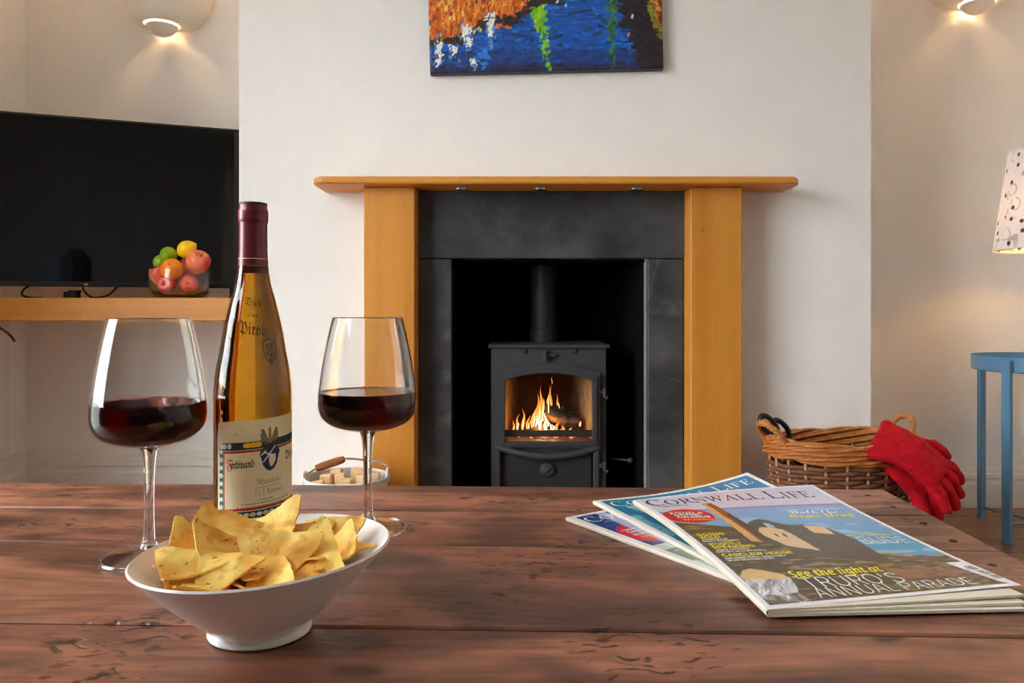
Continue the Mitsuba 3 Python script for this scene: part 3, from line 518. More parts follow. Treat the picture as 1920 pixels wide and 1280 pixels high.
def table_col(p, n, uv):
    a, v = tlocal(p)
    k = mi.Float(0)
    for s in SEAMS[1:-1]:
        k += dr.select(v > s, 1.0, 0.0)
    r = cell_rand(k, 5, 1)
    wob = noise(a * 5, v * 9, k) * 0.06
    broad = fbm(a * 3.2 + k * 11, (v + wob) * 22, k, 4)
    grain = fbm(a * 13.0 + k * 5, (v + 0.5 * wob) * 190, k, 3)
    mottle = fbm(a * 28 + 3, v * 55, k + 2, 3)
    blotch = fbm(a * 8 + k * 3, v * 14, k + 9, 4)
    col = mix(lin(92, 55, 42), lin(150, 97, 74), smoothstep(0.28, 0.72, broad))
    col = col * (0.66 + 0.68 * grain) * (0.72 + 0.56 * mottle) * (0.92 + 0.16 * r)
    col = mix(col, lin(60, 41, 34), 0.62 * smoothstep(0.50, 0.72, blotch))
    pale = smoothstep(0.54, 0.78, fbm(a * 7 + 7, v * 34, k + 3, 4)) * smoothstep(0.46, 0.68, fbm(a * 3, v * 7, 1.7, 2))
    col = mix(col, lin(190, 132, 104), 0.58 * pale)
    stain = smoothstep(0.56, 0.78, fbm(a * 12 + 2, v * 24, 4.4, 4))
    col = mix(col, lin(46, 32, 28), 0.65 * stain)
    col = mix(col, lin(36, 24, 20), 0.8 * table_marks(a, v))
    kn = voronoi(a * 4.2 + 0.3, v * 6.1 + k)
    knot = smoothstep(0.060, 0.015, kn[0] + 0.08 * (mottle - 0.5)) * smoothstep(0.72, 0.76, kn[2])
    col = mix(col, lin(38, 24, 20), 0.8 * knot)
    scr = smoothstep(0.90, 0.97, noise(a * 300 + v * 60, v * 30, 1.5)) * smoothstep(0.58, 0.72, noise(a * 12, v * 16, 6.0))
    return mix(col, lin(186, 146, 126), 0.45 * scr)


def table_bump(p, n, uv):
    a, v = tlocal(p)
    h = 0.5 * fbm(a * 9, v * 150, 1.0, 2) + 0.9 * fbm(a * 9, v * 14, 5.0, 2) + 0.18 * noise(a * 60, v * 90, 7.0)
    return h - 0.8 * table_marks(a, v)


mat('m_table', proc(table_col), rough=0.38, spec=0.45, bump=table_bump, bump_scale=0.0011, eps=6e-4)
mat('m_soot_brick', proc(lambda p, n, uv: mix(lin(112, 84, 58), lin(66, 48, 34), fbm(p.x * 30, p.y * 30, p.z * 30, 3))), rough=0.9)
mat('m_flue', lin(22, 22, 23), rough=0.6, spec=0.3)
# ------------------------------------------------------------------ the room
XL, XR, YB, YF, ZC = -1.717, 2.30, 2.73, -2.6, 2.45      # left, right, back, front (behind the camera), ceiling
BX0, BX1, BY = -0.805, 1.058, 2.28                        # chimney breast
NX0, NX1, NZ, NY = -0.1768, 0.3909, 0.8436, 2.71          # fireplace opening


def struct(name, mesh, bsdf, label=None, parent=None, smooth=False):
    k = put(name, mesh, bsdf, parent, smooth)
    if parent is None:
        tag(k, label, kind='structure')
    return k


def skirting(path, h, bsdf='m_trim', d=0.018):
    """A moulded skirting board along the straight run from path[0] to path[1], its face to the left of that direction."""
    (x0, y0), (x1, y1) = path
    L = math.hypot(x1 - x0, y1 - y0)
    prof = [(0, 0), (d, 0), (d, h * 0.62), (d * 0.72, h * 0.66), (d * 0.72, h * 0.72), (d * 0.95, h * 0.75), (d * 0.85, h * 0.84), (d * 0.45, h * 0.90), (d * 0.45, h * 0.94), (d * 0.2, h), (0, h)]
    tx, ty = (x1 - x0) / L, (y1 - y0) / L
    nx, ny = -ty, tx
    return slab(prof, L, lambda a, b, c: (x0 + tx * c + nx * a, y0 + ty * c + ny * a, b))


struct('floor', box(XL - 0.1, XR + 0.1, YF - 0.1, YB + 0.1, -0.05, 0), 'm_floor', 'brown wooden floor of the living room')
struct('ceiling', box(XL - 0.25, XR + 0.1, YF - 0.1, YB + 0.1, ZC, ZC + 0.05), 'm_ceiling', 'white ceiling')
struct('wall_back', box(XL - 0.25, XR + 0.1, YB, YB + 0.1, 0, ZC), 'm_wall', 'cream wall of the two alcoves beside the chimney breast')
struct('wall_right', box(XR, XR + 0.1, YF, YB, 0, ZC), 'm_wall', 'cream right wall')
struct('wall_front', box(XL - 0.25, XR + 0.1, YF - 0.1, YF, 0, ZC), 'm_wall_rear', 'grey wall behind the camera')
WY0, WY1, WZ0, WZ1 = -0.85, 1.22, 0.04, 2.12
wl = man(box(XL - 0.25, XL, YF, YB, 0, ZC)) - man(box(XL - 0.5, XL + 0.5, WY0, WY1, WZ0, WZ1))
struct('wall_left', unman(wl), 'm_wall', 'cream left wall with a glazed garden door')
cb = man(box(BX0, BX1, BY, YB + 0.01, 0, ZC)) - man(box(NX0, NX1, BY - 0.1, NY, -0.1, NZ))
struct('wall_chimney_breast', unman(cb), 'm_wall', 'white chimney breast with the fireplace in it')
e = 0.006
lining = join(box(NX0, NX0 + e, BY, NY, 0, NZ), box(NX1 - e, NX1, BY, NY, 0, NZ), box(NX0, NX1, NY - e, NY, 0, NZ), box(NX0, NX1, BY, NY, NZ - e, NZ))
struct('wall_fireplace', lining, 'm_soot', 'sooty black lining of the fireplace opening')
struct('baseboard_back', skirting([(XR, YB), (BX1, YB)], 0.137), 'm_trim', 'white moulded skirting board in the right alcove')
struct('baseboard_back', skirting([(BX0, YB), (XL, YB)], 0.197), 'm_trim', 'white moulded skirting board in the left alcove under the shelf')
struct('baseboard_left', skirting([(XL, YB), (XL, WY1 + 0.1)], 0.197), 'm_trim', 'white skirting board along the left wall')
struct('baseboard_right', skirting([(XR, YF), (XR, YB)], 0.137), 'm_trim', 'white skirting board along the right wall')
struct('baseboard_breast', join(skirting([(0.63, BY), (-0.40, BY)], 0.0001), skirting([(BX1, BY), (0.66, BY)], 0.137)), 'm_trim', 'white skirting board on the chimney breast, right of the fireplace')
struct('trim_1', box(XL, XL + 0.028, 2.36, 2.605, 0.198, 0.66, 0.004), 'm_trim', 'white upright panel on the left wall under the shelf')

# the window: white sash frame, two lights wide, panes in it
wk = key('window_1')
tag(wk, 'tall white glazed garden door in the left wall', kind='structure')
fx0, fx1 = XL - 0.14, XL - 0.08
fr = [box(fx0, fx1, WY0, WY0 + 0.06, WZ0, WZ1, 0.004), box(fx0, fx1, WY1 - 0.06, WY1, WZ0, WZ1, 0.004),
      box(fx0, fx1, WY0, WY1, WZ0, WZ0 + 0.07, 0.004), box(fx0, fx1, WY0, WY1, WZ1 - 0.06, WZ1, 0.004), box(fx0, fx1, (WY0 + WY1) / 2 - 0.02, (WY0 + WY1) / 2 + 0.02, WZ0, WZ1, 0.004)]
put('frame', join(*fr), 'm_trim', wk, False)
for y0, y1 in ((WY0 + 0.06, (WY0 + WY1) / 2 - 0.02), ((WY0 + WY1) / 2 + 0.02, WY1 - 0.06)):
    g, _, _ = grid(2, 2, lambda u, v: np.stack([u * 0 + XL - 0.11, y0 + u * (y1 - y0), WZ0 + 0.07 + v * (WZ1 - WZ0 - 0.13)], 1))
    put('pane', g, 'm_pane', wk, False)
put('sill', box(XL - 0.08, XL - 0.002, WY0 + 0.002, WY1 - 0.002, WZ0 + 0.001, WZ0 + 0.02, 0.004), 'm_trim', wk, False)

# a brown door with a white casing in the wall behind the camera: the television mirrors it
dk_ = key('door_1')
tag(dk_, 'brown wooden door in the wall behind the camera', kind='structure')
mat('m_door', proc(lambda p, n, uv: mix(lin(120, 76, 40), lin(98, 60, 30), fbm(p.x * 30, 1.0, p.z * 2, 3))), rough=0.45)
put('leaf', box(1.19, 1.95, YF, YF + 0.035, 0.005, 2.0, 0.003), 'm_door', dk_, False)
put('casing', join(box(1.07, 1.18, YF, YF + 0.04, 0, 2.10, 0.004), box(1.96, 2.07, YF, YF + 0.04, 0, 2.10, 0.004), box(1.18, 1.96, YF, YF + 0.04, 2.01, 2.10, 0.004)), 'm_trim', dk_, False)

# unseen chair added left of the table: its back shades the near part of the table
mat('m_added_armchair', proc(lambda p, n, uv: mix(lin(46, 47, 52), lin(36, 37, 42), fbm(p.x * 60, p.y * 60, p.z * 60, 3))), rough=0.9, spec=0.2)
ac = thing('added_armchair', 'dark grey high-backed chair left of the coffee table, added to shade its near part', 'added_armchair')
put('seat_base', box(-1.50, -0.95, -0.22, 0.36, 0.08, 0.30, 0.02), 'm_added_armchair', ac, 30)
put('seat_cushion', box(-1.51, -1.02, -0.21, 0.35, 0.302, 0.44, 0.04), 'm_added_armchair', ac, 30)
for y0, y1 in ((-0.36, -0.225), (0.365, 0.50)):
    put('armrest', box(-1.50, -1.00, y0, y1, 0.06, 0.61, 0.04), 'm_added_armchair', ac, 30)
put('backrest', box(-0.995, -0.84, -0.36, 0.50, 0.302, 1.02, 0.05), 'm_added_armchair', ac, 30)
# unseen couch added behind the camera, whose dark fabric keeps the light low in front of the table
mat('m_added_sofa', proc(lambda p, n, uv: mix(lin(66, 68, 74), lin(54, 56, 62), fbm(p.x * 60, p.y * 60, p.z * 60, 3))), rough=0.9, spec=0.2)
so = thing('added_sofa', 'dark grey couch added behind the camera to keep the light low, facing the fireplace', 'added_sofa')
put('frame', box(-0.77, 1.33, -1.25, -0.35, 0.08, 0.26, 0.02), 'm_added_sofa', so, 30)
for x0, x1 in ((-0.56, 0.275), (0.285, 1.12)):
    put('seat_cushion', box(x0, x1, -1.02, -0.34, 0.262, 0.42, 0.03), 'm_added_sofa', so, 30)
    put('back_cushion', box(x0, x1, -1.14, -0.95, 0.422, 0.80, 0.04), 'm_added_sofa', so, 30)
put('backrest', box(-0.77, 1.33, -1.30, -1.145, 0.262, 0.82, 0.03), 'm_added_sofa', so, 30)
for x0, x1 in ((-0.77, -0.57), (1.13, 1.33)):
    put('armrest', box(x0, x1, -1.14, -0.35, 0.262, 0.60, 0.03), 'm_added_sofa', so, 30)
for x in (-0.70, 1.26):
    for y in (-1.2, -0.42):
        put('leg', lathe([(0, 0), (0.02, 0), (0.026, 0.08), (0, 0.08)], 12, x, y, 0), 'm_door', so, 40)

# ------------------------------------------------------------------ fireplace: oak surround, slate, stove
fs = thing('fireplace_surround', 'oak fireplace surround with a broad mantel shelf on two flat pillars', 'fireplace surround')
MZ0, MZ1, MY = 1.0391, 1.0596, 2.118
mp = [(-0.552, BY), (-0.552, 2.152), (-0.545, 2.140), (-0.530, 2.121), (-0.518, MY), (0.763, MY), (0.776, 2.121), (0.790, 2.140), (0.797, 2.152), (0.797, BY)]
c = 0.004
inner = shapely.Polygon(mp).buffer(-c, join_style='mitre')
top = np.array(shapely.Polygon(mp).exterior.coords)[:-1]
ins = np.array(inner.exterior.coords)[:-1]
pts = np.vstack([np.c_[top, np.full(len(top), MZ0 + c)], np.c_[top, np.full(len(top), MZ1 - c)], np.c_[ins, np.full(len(ins), MZ0)], np.c_[ins, np.full(len(ins), MZ1)]])
put('mantel_shelf', hull(pts), 'm_oak_x', fs, 30)
for x0, x1 in ((-0.4166, -0.2727), (0.502, 0.6474)):
    put('pillar', box(x0, x1, 2.173, BY, 0, MZ0, 0.003), 'm_oak_z', fs, 30)
for x in (-0.147, 0.080, 0.355):
    d = put('downlight', lathe([(0, MZ0 - 0.0035), (0.008, MZ0 - 0.0045), (0.020, MZ0 - 0.0035), (0.021, MZ0), (0, MZ0)], 24, x, 2.212, 0), 'm_steel', fs, 40)

ss = thing('slate_surround', 'dark grey slate slabs lining the fireplace inside the oak surround', 'slate surround')
SY = 2.249
put('slab', box(-0.2725, 0.5018, SY, BY - 0.0005, NZ, MZ0 - 0.0003, 0.0015), 'm_slate', ss, 30)
put('slab', box(-0.2725, NX0, SY + 0.002, BY - 0.0005, 0, NZ - 0.0015, 0.002), 'm_slate_vein', ss, 30)
put('slab', box(NX1 + 0.004, 0.5005, SY + 0.002, BY - 0.0005, 0, NZ - 0.0015, 0.004), 'm_slate_vein', ss, 30)
put('rough_edge', box(NX1 - 0.003, NX1 + 0.004, SY + 0.006, BY - 0.0005, 0, NZ - 0.01, 0.002), 'm_slate_edge', ss, False)
labels[ss + '__rough_edge'] = {'label': 'pale chipped mortar along the edge of the right slab'}
hearth = put('hearth', box(NX0 + 0.008, NX1 - 0.008, BY - 0.02, NY - 0.008, 0.0, 0.03, 0.003), 'm_slate')
tag(hearth, 'slate hearth slab under the stove', 'hearth')

# the stove
st = thing('wood_stove', 'black cast iron wood burning stove with an arched glass door', 'stove')
SX0, SX1, SF, SBK = -0.063, 0.283, 2.33, 2.64
SCX = (SX0 + SX1) / 2
put('top_plate', box(-0.072, 0.295, 2.318, SBK + 0.01, 0.578, 0.590, 0.003), 'm_iron', st, 30)


def arch(x0, x1, z0, zs, zt, n=18):
    """Outline with a flat-arched head: springing at zs, crown at zt."""
    xs = np.linspace(x1, x0, n)
    cx, hw = (x0 + x1) / 2, (x1 - x0) / 2
    return [(x0, z0), (x1, z0)] + [(x, zs + (zt - zs) * (1 - ((x - cx) / hw) ** 2)) for x in xs]


def front(y0, y1):
    return lambda a, b, c: (a, y0 + c * (y1 - y0) / abs(y1 - y0) if False else y0 + c, b)


win = shapely.Polygon(arch(-0.024, 0.246, 0.293, 0.486, 0.507))
# hollow body: sides, back, bottom, and a front plate with the door opening
body = man(box(SX0, SX1, SF, SBK, 0.09, 0.578)) - man(box(SX0 + 0.02, SX1 - 0.02, SF + 0.016, SBK - 0.02, 0.30, 0.565))
body = body - man(slab(shapely.Polygon(arch(-0.020, 0.242, 0.300, 0.482, 0.503)), 0.05, lambda a, b, c: (a, SF - 0.02 + c, b)))
body = body - man(box(SX0 + 0.03, SX1 - 0.03, SF - 0.01, SF + 0.03, 0.10, 0.262))
put('body', unman(body), 'm_iron', st, 30)
for x in (SX0 + 0.03, SX1 - 0.03):
    for y in (SF + 0.03, SBK - 0.03):
        put('leg', lathe([(0, 0.03), (0.016, 0.03), (0.013, 0.06), (0.018, 0.092), (0, 0.092)], 12, x, y, 0), 'm_iron', st, 40)
door = shapely.Polygon(arch(-0.046, 0.262, 0.283, 0.506, 0.533)).difference(shapely.Polygon(arch(-0.020, 0.242, 0.300, 0.483, 0.504)))
dk = put('door', slab(door, 0.022, lambda a, b, c: (a, 2.310 + c, b)), 'm_iron', st, False)
bead = shapely.Polygon(arch(-0.031, 0.253, 0.291, 0.494, 0.517)).difference(shapely.Polygon(arch(-0.022, 0.244, 0.299, 0.485, 0.507)))
put('bead', slab(bead, 0.008, lambda a, b, c: (a, 2.303 + c, b)), 'm_iron', dk, False)
g, _, _ = grid(2, 2, lambda u, v: np.stack([-0.021 + u * 0.264, u * 0 + 2.324, 0.299 + v * 0.207], 1))
put('glass', g, 'm_pane', dk, False)
# bowed rail under the door and the two uprights beside the ash door
xs = np.linspace(-0.050, 0.262, 25)
rail = np.stack([xs, 2.322 - 0.018 * (1 - ((xs - SCX) / 0.156) ** 2), 0.285 - 0.028 * (1 - ((xs - SCX) / 0.156) ** 2)], 1)
put('rail', tube(rail, 0.011, 10), 'm_iron', dk, 60)
for x in (-0.044, 0.253):
    put('upright', box(x - 0.009, x + 0.009, 2.312, 2.335, 0.09, 0.285, 0.003), 'm_iron', st, 30)
ash = put('ash_door', box(-0.033, 0.242, 2.334, 2.350, 0.10, 0.262, 0.003), 'm_iron_dark', st, 30)
kn = put('air_knob', place(lathe([(0, 0.0), (0.021, 0.0), (0.023, 0.006), (0.020, 0.014), (0.010, 0.017), (0, 0.016)], 32), 0.106, 2.336, 0.214, rx=math.pi / 2), 'm_iron', ash, 30)
put('ridge', place(box(-0.017, 0.017, -0.008, 0.0, -0.004, 0.004, 0.002), 0.106, 2.322, 0.214, ry=-0.7), 'm_iron', kn, 30)
for z in (0.446, 0.226):
    h = put('hinge', join(tube([[0.278, 2.318, z + 0.012], [0.278, 2.318, z - 0.014]], 0.006, 12), box(0.260, 0.282, 2.314, 2.322, z - 0.006, z + 0.008, 0.002), place(ball(0.006, 2), 0.284, 2.316, z - 0.016)), 'm_iron', st, 40)
put('air_lever', join(tube([[0.283, 2.40, 0.235], [0.352, 2.36, 0.235]], 0.003, 8), place(ball(0.009, 2), 0.360, 2.356, 0.2355)), 'm_iron', st, 40)
put('latch', join(box(0.094, 0.106, 2.306, 2.332, 0.540, 0.572, 0.003), box(0.104, 0.132, 2.316, 2.332, 0.552, 0.562, 0.002)), 'm_iron', st, 30)
for x in (0.037, 0.188):
    put('bracket', box(x - 0.006, x + 0.006, 2.322, 2.332, 0.564, 0.579, 0.002), 'm_iron_dark', st, 30)
put('grate_bar', box(-0.026, 0.248, 2.336, 2.346, 0.311, 0.330, 0.002), 'm_iron_dark', st, 30)
# firebricks inside
yb = SBK - 0.043
for x0, x1, x2 in ((SX0 + 0.021, SX0 + 0.040, SX0 + 0.082), (SX1 - 0.021, SX1 - 0.040, SX1 - 0.082)):
    put('firebrick', hull([(x, y, z) for z in (0.301, 0.55) for x, y in ((x0, SF + 0.018), (x1, SF + 0.018), (x2, yb), (x0, yb))]), 'm_brick', st, False)
put('firebrick', box(SX0 + 0.042, SX1 - 0.042, SBK - 0.042, SBK - 0.022, 0.301, 0.55, 0.002), 'm_soot_brick', st, 30)
pipe = put('flue_pipe', join(lathe([(0.050, 0.589), (0.050, 0.632), (0.045, 0.634), (0.045, 0.842)], 40, 0.107, 2.52, 0)), 'm_flue', st, 40)

# logs, embers and flames
mat('m_char', proc(lambda p, n, uv: mix(lin(34, 24, 18), lin(112, 74, 44), smoothstep(0.45, 0.75, fbm(p.x * 40, p.y * 40, p.z * 40, 3)))), rough=0.9)


def log(p0, p1, r, seed):
    g = np.random.default_rng(seed)
    n = 14
    t = np.linspace(0, 1, n)[:, None]
    pts = np.array(p0) * (1 - t) + np.array(p1) * t
    m = tube(pts, r, 12)
    v = m.vertices
    m.vertices = v + (meshkit.fbm(v * 60, 3, seed)[:, None] - 0.5) * 0.35 * r * (v - (pts[np.clip(np.round((v - pts[0]) @ (pts[-1] - pts[0]) / np.sum((pts[-1] - pts[0]) ** 2) * (n - 1)).astype(int), 0, n - 1)]))/r
    return m


for (a, b, r, lab) in (((0.098, 2.44, 0.386), (0.206, 2.42, 0.331), 0.027, 'charred split log leaning to the right in the fire, flames along its top'),
                       ((0.012, 2.44, 0.322), (0.105, 2.42, 0.322), 0.018, 'short glowing log lying on the left of the grate'),
                       ((0.06, 2.50, 0.325), (0.18, 2.52, 0.325), 0.021, 'log lying at the back of the stove behind the leaning log')):
    tag(put('firewood_log', log(a, b, r, int(a[0] * 1000) % 97), 'm_char', None, 40), lab, 'log', 'logs burning in the stove')


def flame(x, y, z, w, h, lean=0.0, seed=0):
    g = np.random.default_rng(seed)
    n = 16
    t = np.linspace(0, 1, n)
    rad = w * np.sin(np.pi * np.clip(t * 0.86 + 0.14, 0, 1)) ** 0.8 * (1 - t) ** 0.55 + 0.0003
    ph = g.uniform(0, 6)
    path = np.stack([x + lean * t ** 1.5 + 0.55 * w * np.sin(5.5 * t + ph) * t, y + 0.2 * w * np.sin(5 * t + ph * 2) * t, z + h * t], 1)
    m = tube(path, rad, 10, flat=0.55)
    k = np.concatenate([np.repeat(t, 10), [0.0, 1.0]])
    m.metadata['heat'] = np.clip(1 - k + 0.25 * (meshkit.noise(m.vertices * 90, seed % 50) - 0.5), 0, 1)
    return m


def emitter(name, meshes, color, power, weight=0.3, parent=None, tip=None):
    """Flames or embers that give off light: color at the foot of each flame, tip at its point."""
    if tip is None:
        k = put(name, join(*meshes), 'm_soot', parent, True)
        radiance = rgb([power * v for v in color])
    else:
        heat = np.concatenate([m.metadata['heat'] for m in meshes])[:, None]
        k = put(name, join(*meshes), 'm_soot', parent, True, color=np.array(color) * heat + np.array(tip) * (1 - heat))
        radiance = {'type': 'mesh_attribute', 'name': 'vertex_color', 'scale': power}
    scene[k]['emitter'] = {'type': 'area', 'radiance': radiance, 'sampling_weight': weight}
    return k


fl = thing('flames', 'orange and yellow flames licking up round the logs in the stove', 'flames')
labels[fl]['kind'] = 'stuff'
fy = 2.405
W_ = 0.25
outer_f, inner_f, core_f = [], [], []
for x, dy, z, w, h, lean in ((0.004, 0, .318, .008, .034, .004), (0.016, .01, .32, .010, .050, .006), (0.033, 0, .322, .011, .066, .004), (0.047, .01, .322, .009, .046, .006), (0.062, .012, .325, .012, .086, .018), (0.078, .01, .335, .014, .100, .010),
                             (0.092, .016, .345, .014, .112, .004), (0.112, .022, .36, .012, .096, .002), (0.121, .02, .372, .010, .086, .004), (0.150, .03, .365, .009, .066, -.014), (0.163, .03, .352, .006, .040, -.004), (0.186, .03, .340, .006, .036, -.003),
                             (0.212, .012, .330, .008, .030, .002), (0.126, .02, .462, .0028, .022, -.002), (0.138, -.012, .318, .012, .034, .002), (0.158, -.012, .316, .010, .024, .002), (0.180, -.012, .314, .009, .018, 0.0), (0.104, -.012, .320, .014, .058, -.004)):
    outer_f.append(flame(x, fy + dy, z, w, h, lean, int(1000 * (x + 1))))
for x, dy, z, w, h, lean in ((0.016, -.012, .326, .0040, .022, .004), (0.034, -.012, .330, .0042, .032, .004), (0.066, -.004, .332, .0055, .052, .012), (0.082, -.006, .338, .0065, .066, .006), (0.096, -.004, .350, .0060, .070, .002), (0.113, .004, .372, .0048, .058, .002),
                             (0.151, .012, .372, .0036, .034, -.008), (0.211, -.004, .334, .0040, .016, .001), (0.104, -.022, .322, .0075, .040, -.004), (0.120, -.020, .322, .0065, .028, -.004), (0.052, -.010, .326, .0034, .026, .003)):
    inner_f.append(flame(x, fy + dy, z, w, h, lean, int(1000 * (x + 3))))
for x, dy, z, w, h, lean in ((0.086, -.02, .326, .0095, .042, .006), (0.104, -.03, .324, .0090, .034, -.004), (0.074, -.014, .334, .0050, .040, .006), (0.112, -.012, .334, .0070, .040, -.012), (0.212, -.006, .336, .0030, .010, .0), (0.018, -.016, .330, .0032, .012, .002), (0.128, -.02, .322, .006, .018, -.004)):
    core_f.append(flame(x, fy + dy, z, w, h, lean, int(1000 * (x + 5))))
emitter('outer_flame', outer_f, (1.0, 0.30, 0.05), 0.34, parent=fl, tip=(0.55, 0.09, 0.012))
emitter('inner_flame', inner_f, (1.6, 0.85, 0.26), 0.60, parent=fl, tip=(0.75, 0.21, 0.035))
emitter('core_flame', core_f, (1.0, 0.58, 0.22), 7.0, parent=fl)
em = []
for i in range(90):
    x = R.uniform(-0.012, 0.225); y = R.uniform(2.36, 2.46)
    b = ball(R.uniform(0.003, 0.007), 1); b.vertices *= R.uniform(0.7, 1.3, 3); b.apply_translation([x, y, 0.304 + R.uniform(0, 0.010)])
    em.append(b)
ek = emitter('embers', em, (1.0, 0.20, 0.05), 0.22)
tag(ek, 'glowing red embers on the bottom of the stove behind the bar', 'embers', kind='stuff')

# ------------------------------------------------------------------ left alcove: shelf, television, fruit bowl, wall light
sh = put('floating_shelf', box(XL + 0.002, BX0 - 0.002, 2.29, YB - 0.001, 0.660, 0.7295, 0.003), 'm_oak_x')
tag(sh, 'thick oak floating shelf across the left alcove under the television', 'shelf')
SHZ = 0.7295
tv = thing('television', 'large black flat television standing at an angle on the oak shelf', 'television')
td, tnrm = np.array([0.9337, 0.3581]), np.array([0.3581, -0.9337])   # along the screen to the right, out of the screen
TV0 = np.array([-0.850, 2.581])                                       # lower right front corner
TW, TZ0, TZ1 = 0.895, 0.766, 1.2905


def tvmap(a, b, c):       # a to the left from the right edge, b height, c back from the front
    return (TV0[0] - td[0] * a - tnrm[0] * c, TV0[1] - td[1] * a - tnrm[1] * c, b)


def tvbox(a0, a1, b0, b1, c0, c1, ch=0.0):
    m = box(a0, a1, c0, c1, b0, b1, ch)
    v = m.vertices
    x, y, z = tvmap(v[:, 0], v[:, 2], v[:, 1])
    o = tm(np.stack([x, y, z], 1), m.faces)
    if o.volume < 0: o.invert()
    return o


mat('m_tv_case', lin(9, 9, 10), rough=0.35)
mat('m_screen', lin(7, 7, 10), rough=0.03, spec=0.5)
mat('m_black', lin(18, 17, 17), rough=0.45)
put('case', join(tvbox(0.0, TW, TZ0, TZ1, 0.004, 0.03, 0.003), tvbox(0.12, TW - 0.12, TZ0 + 0.02, TZ1 - 0.15, 0.03, 0.075, 0.01)), 'm_tv_case', tv, 30)
put('screen', tvbox(0.009, TW - 0.009, TZ0 + 0.016, TZ1 - 0.009, 0.0015, 0.0045, 0.0005), 'm_screen', tv, False)
put('bezel', join(tvbox(0, TW, TZ0, TZ0 + 0.015, 0, 0.005, 0.001), tvbox(0, TW, TZ1 - 0.008, TZ1, 0, 0.005, 0.001), tvbox(0, 0.008, TZ0, TZ1, 0, 0.005, 0.001), tvbox(TW - 0.008, TW, TZ0, TZ1, 0, 0.005, 0.001)), 'm_tv_case', tv, False)
put('indicator', tvbox(0.50, 0.512, TZ0 + 0.004, TZ0 + 0.009, -0.0008, 0.0005, 0.0002), 'm_steel', tv, False)
for a in (0.075, TW - 0.09):
    f1 = join(tvbox(a - 0.012, a + 0.012, SHZ + 0.008, TZ0 + 0.01, 0.008, 0.024, 0.003), tvbox(a - 0.013, a + 0.013, SHZ, SHZ + 0.010, -0.06, 0.09, 0.003))
    put('foot', f1, 'm_tv_case', tv, 30)

for pts, lab in (([(-1.500, 2.47, 0.790), (-1.545, 2.46, 0.765), (-1.560, 2.46, 0.745), (-1.535, 2.46, 0.733), (-1.500, 2.47, 0.7325)], 'black cable curling down behind the television, nearest the left wall'),
                 ([(-1.385, 2.50, 0.79), (-1.375, 2.48, 0.762), (-1.35, 2.47, 0.738), (-1.345, 2.49, 0.7325)], 'black cable dropping to the shelf right of the black plug box'),
                 ([(-1.262, 2.55, 0.79), (-1.278, 2.50, 0.766), (-1.300, 2.49, 0.742), (-1.33, 2.49, 0.7335), (-1.36, 2.52, 0.7335)], 'black cable curving along the shelf between the plug box and the fruit bowl')):
    tag(put('cable', tube(curve(pts, 24), 0.0032, 8), 'm_black', None, 60), lab, 'cable', 'television cables on the shelf')
tag(put('cable', tube(curve([(-1.62, 2.335, 0.662), (-1.545, 2.30, 0.652), (-1.51, 2.295, 0.634), (-1.495, 2.30, 0.620), (-1.50, 2.33, 0.60)], 24), 0.0035, 8), 'm_black', None, 60), 'short grey cable end hanging under the left end of the oak shelf', 'cable')
tag(put('plug_adaptor', join(box(-1.435, -1.393, 2.47, 2.50, SHZ, SHZ + 0.022, 0.003), box(-1.426, -1.386, 2.476, 2.496, SHZ + 0.02, SHZ + 0.027, 0.003)), 'm_black', None, 30), 'small black plug box under the television', 'adaptor')

# glass bowl of fruit
FX, FY = -1.0247, 2.385
fb = [(0, 0), (0.060, 0), (0.072, 0.003), (0.082, 0.013), (0.0875, 0.030), (0.0893, 0.055), (0.0893, 0.087), (0.0873, 0.0885), (0.0858, 0.087), (0.0856, 0.056), (0.083, 0.031), (0.076, 0.017), (0.064, 0.011), (0, 0.010)]
bk = put('fruit_bowl', lathe(chaikin(fb, 1), 64, FX, FY, SHZ + 0.0002), 'm_glass', None, True)
tag(bk, 'clear glass bowl heaped with fruit in front of the television', 'bowl')


def fruit_mat(name, c1, c2, scale, rough=0.35, bumpy=0.0):
    mat(name, proc(lambda p, n, uv: mix(lin(*c1), lin(*c2), smoothstep(0.35, 0.65, fbm(p.x * scale, p.y * scale, p.z * scale * 0.6, 3)))), rough=rough)


fruit_mat('m_lemon', (250, 205, 20), (246, 190, 14), 30)
fruit_mat('m_lime', (150, 190, 30), (120, 165, 20), 40)
fruit_mat('m_orange', (244, 140, 24), (236, 122, 14), 60)
fruit_mat('m_apple', (214, 46, 40), (240, 130, 90), 22, 0.3)
fruit_mat('m_apple_pale', (232, 90, 80), (244, 190, 140), 20, 0.3)
mat('m_stalk', lin(70, 50, 28), rough=0.8)


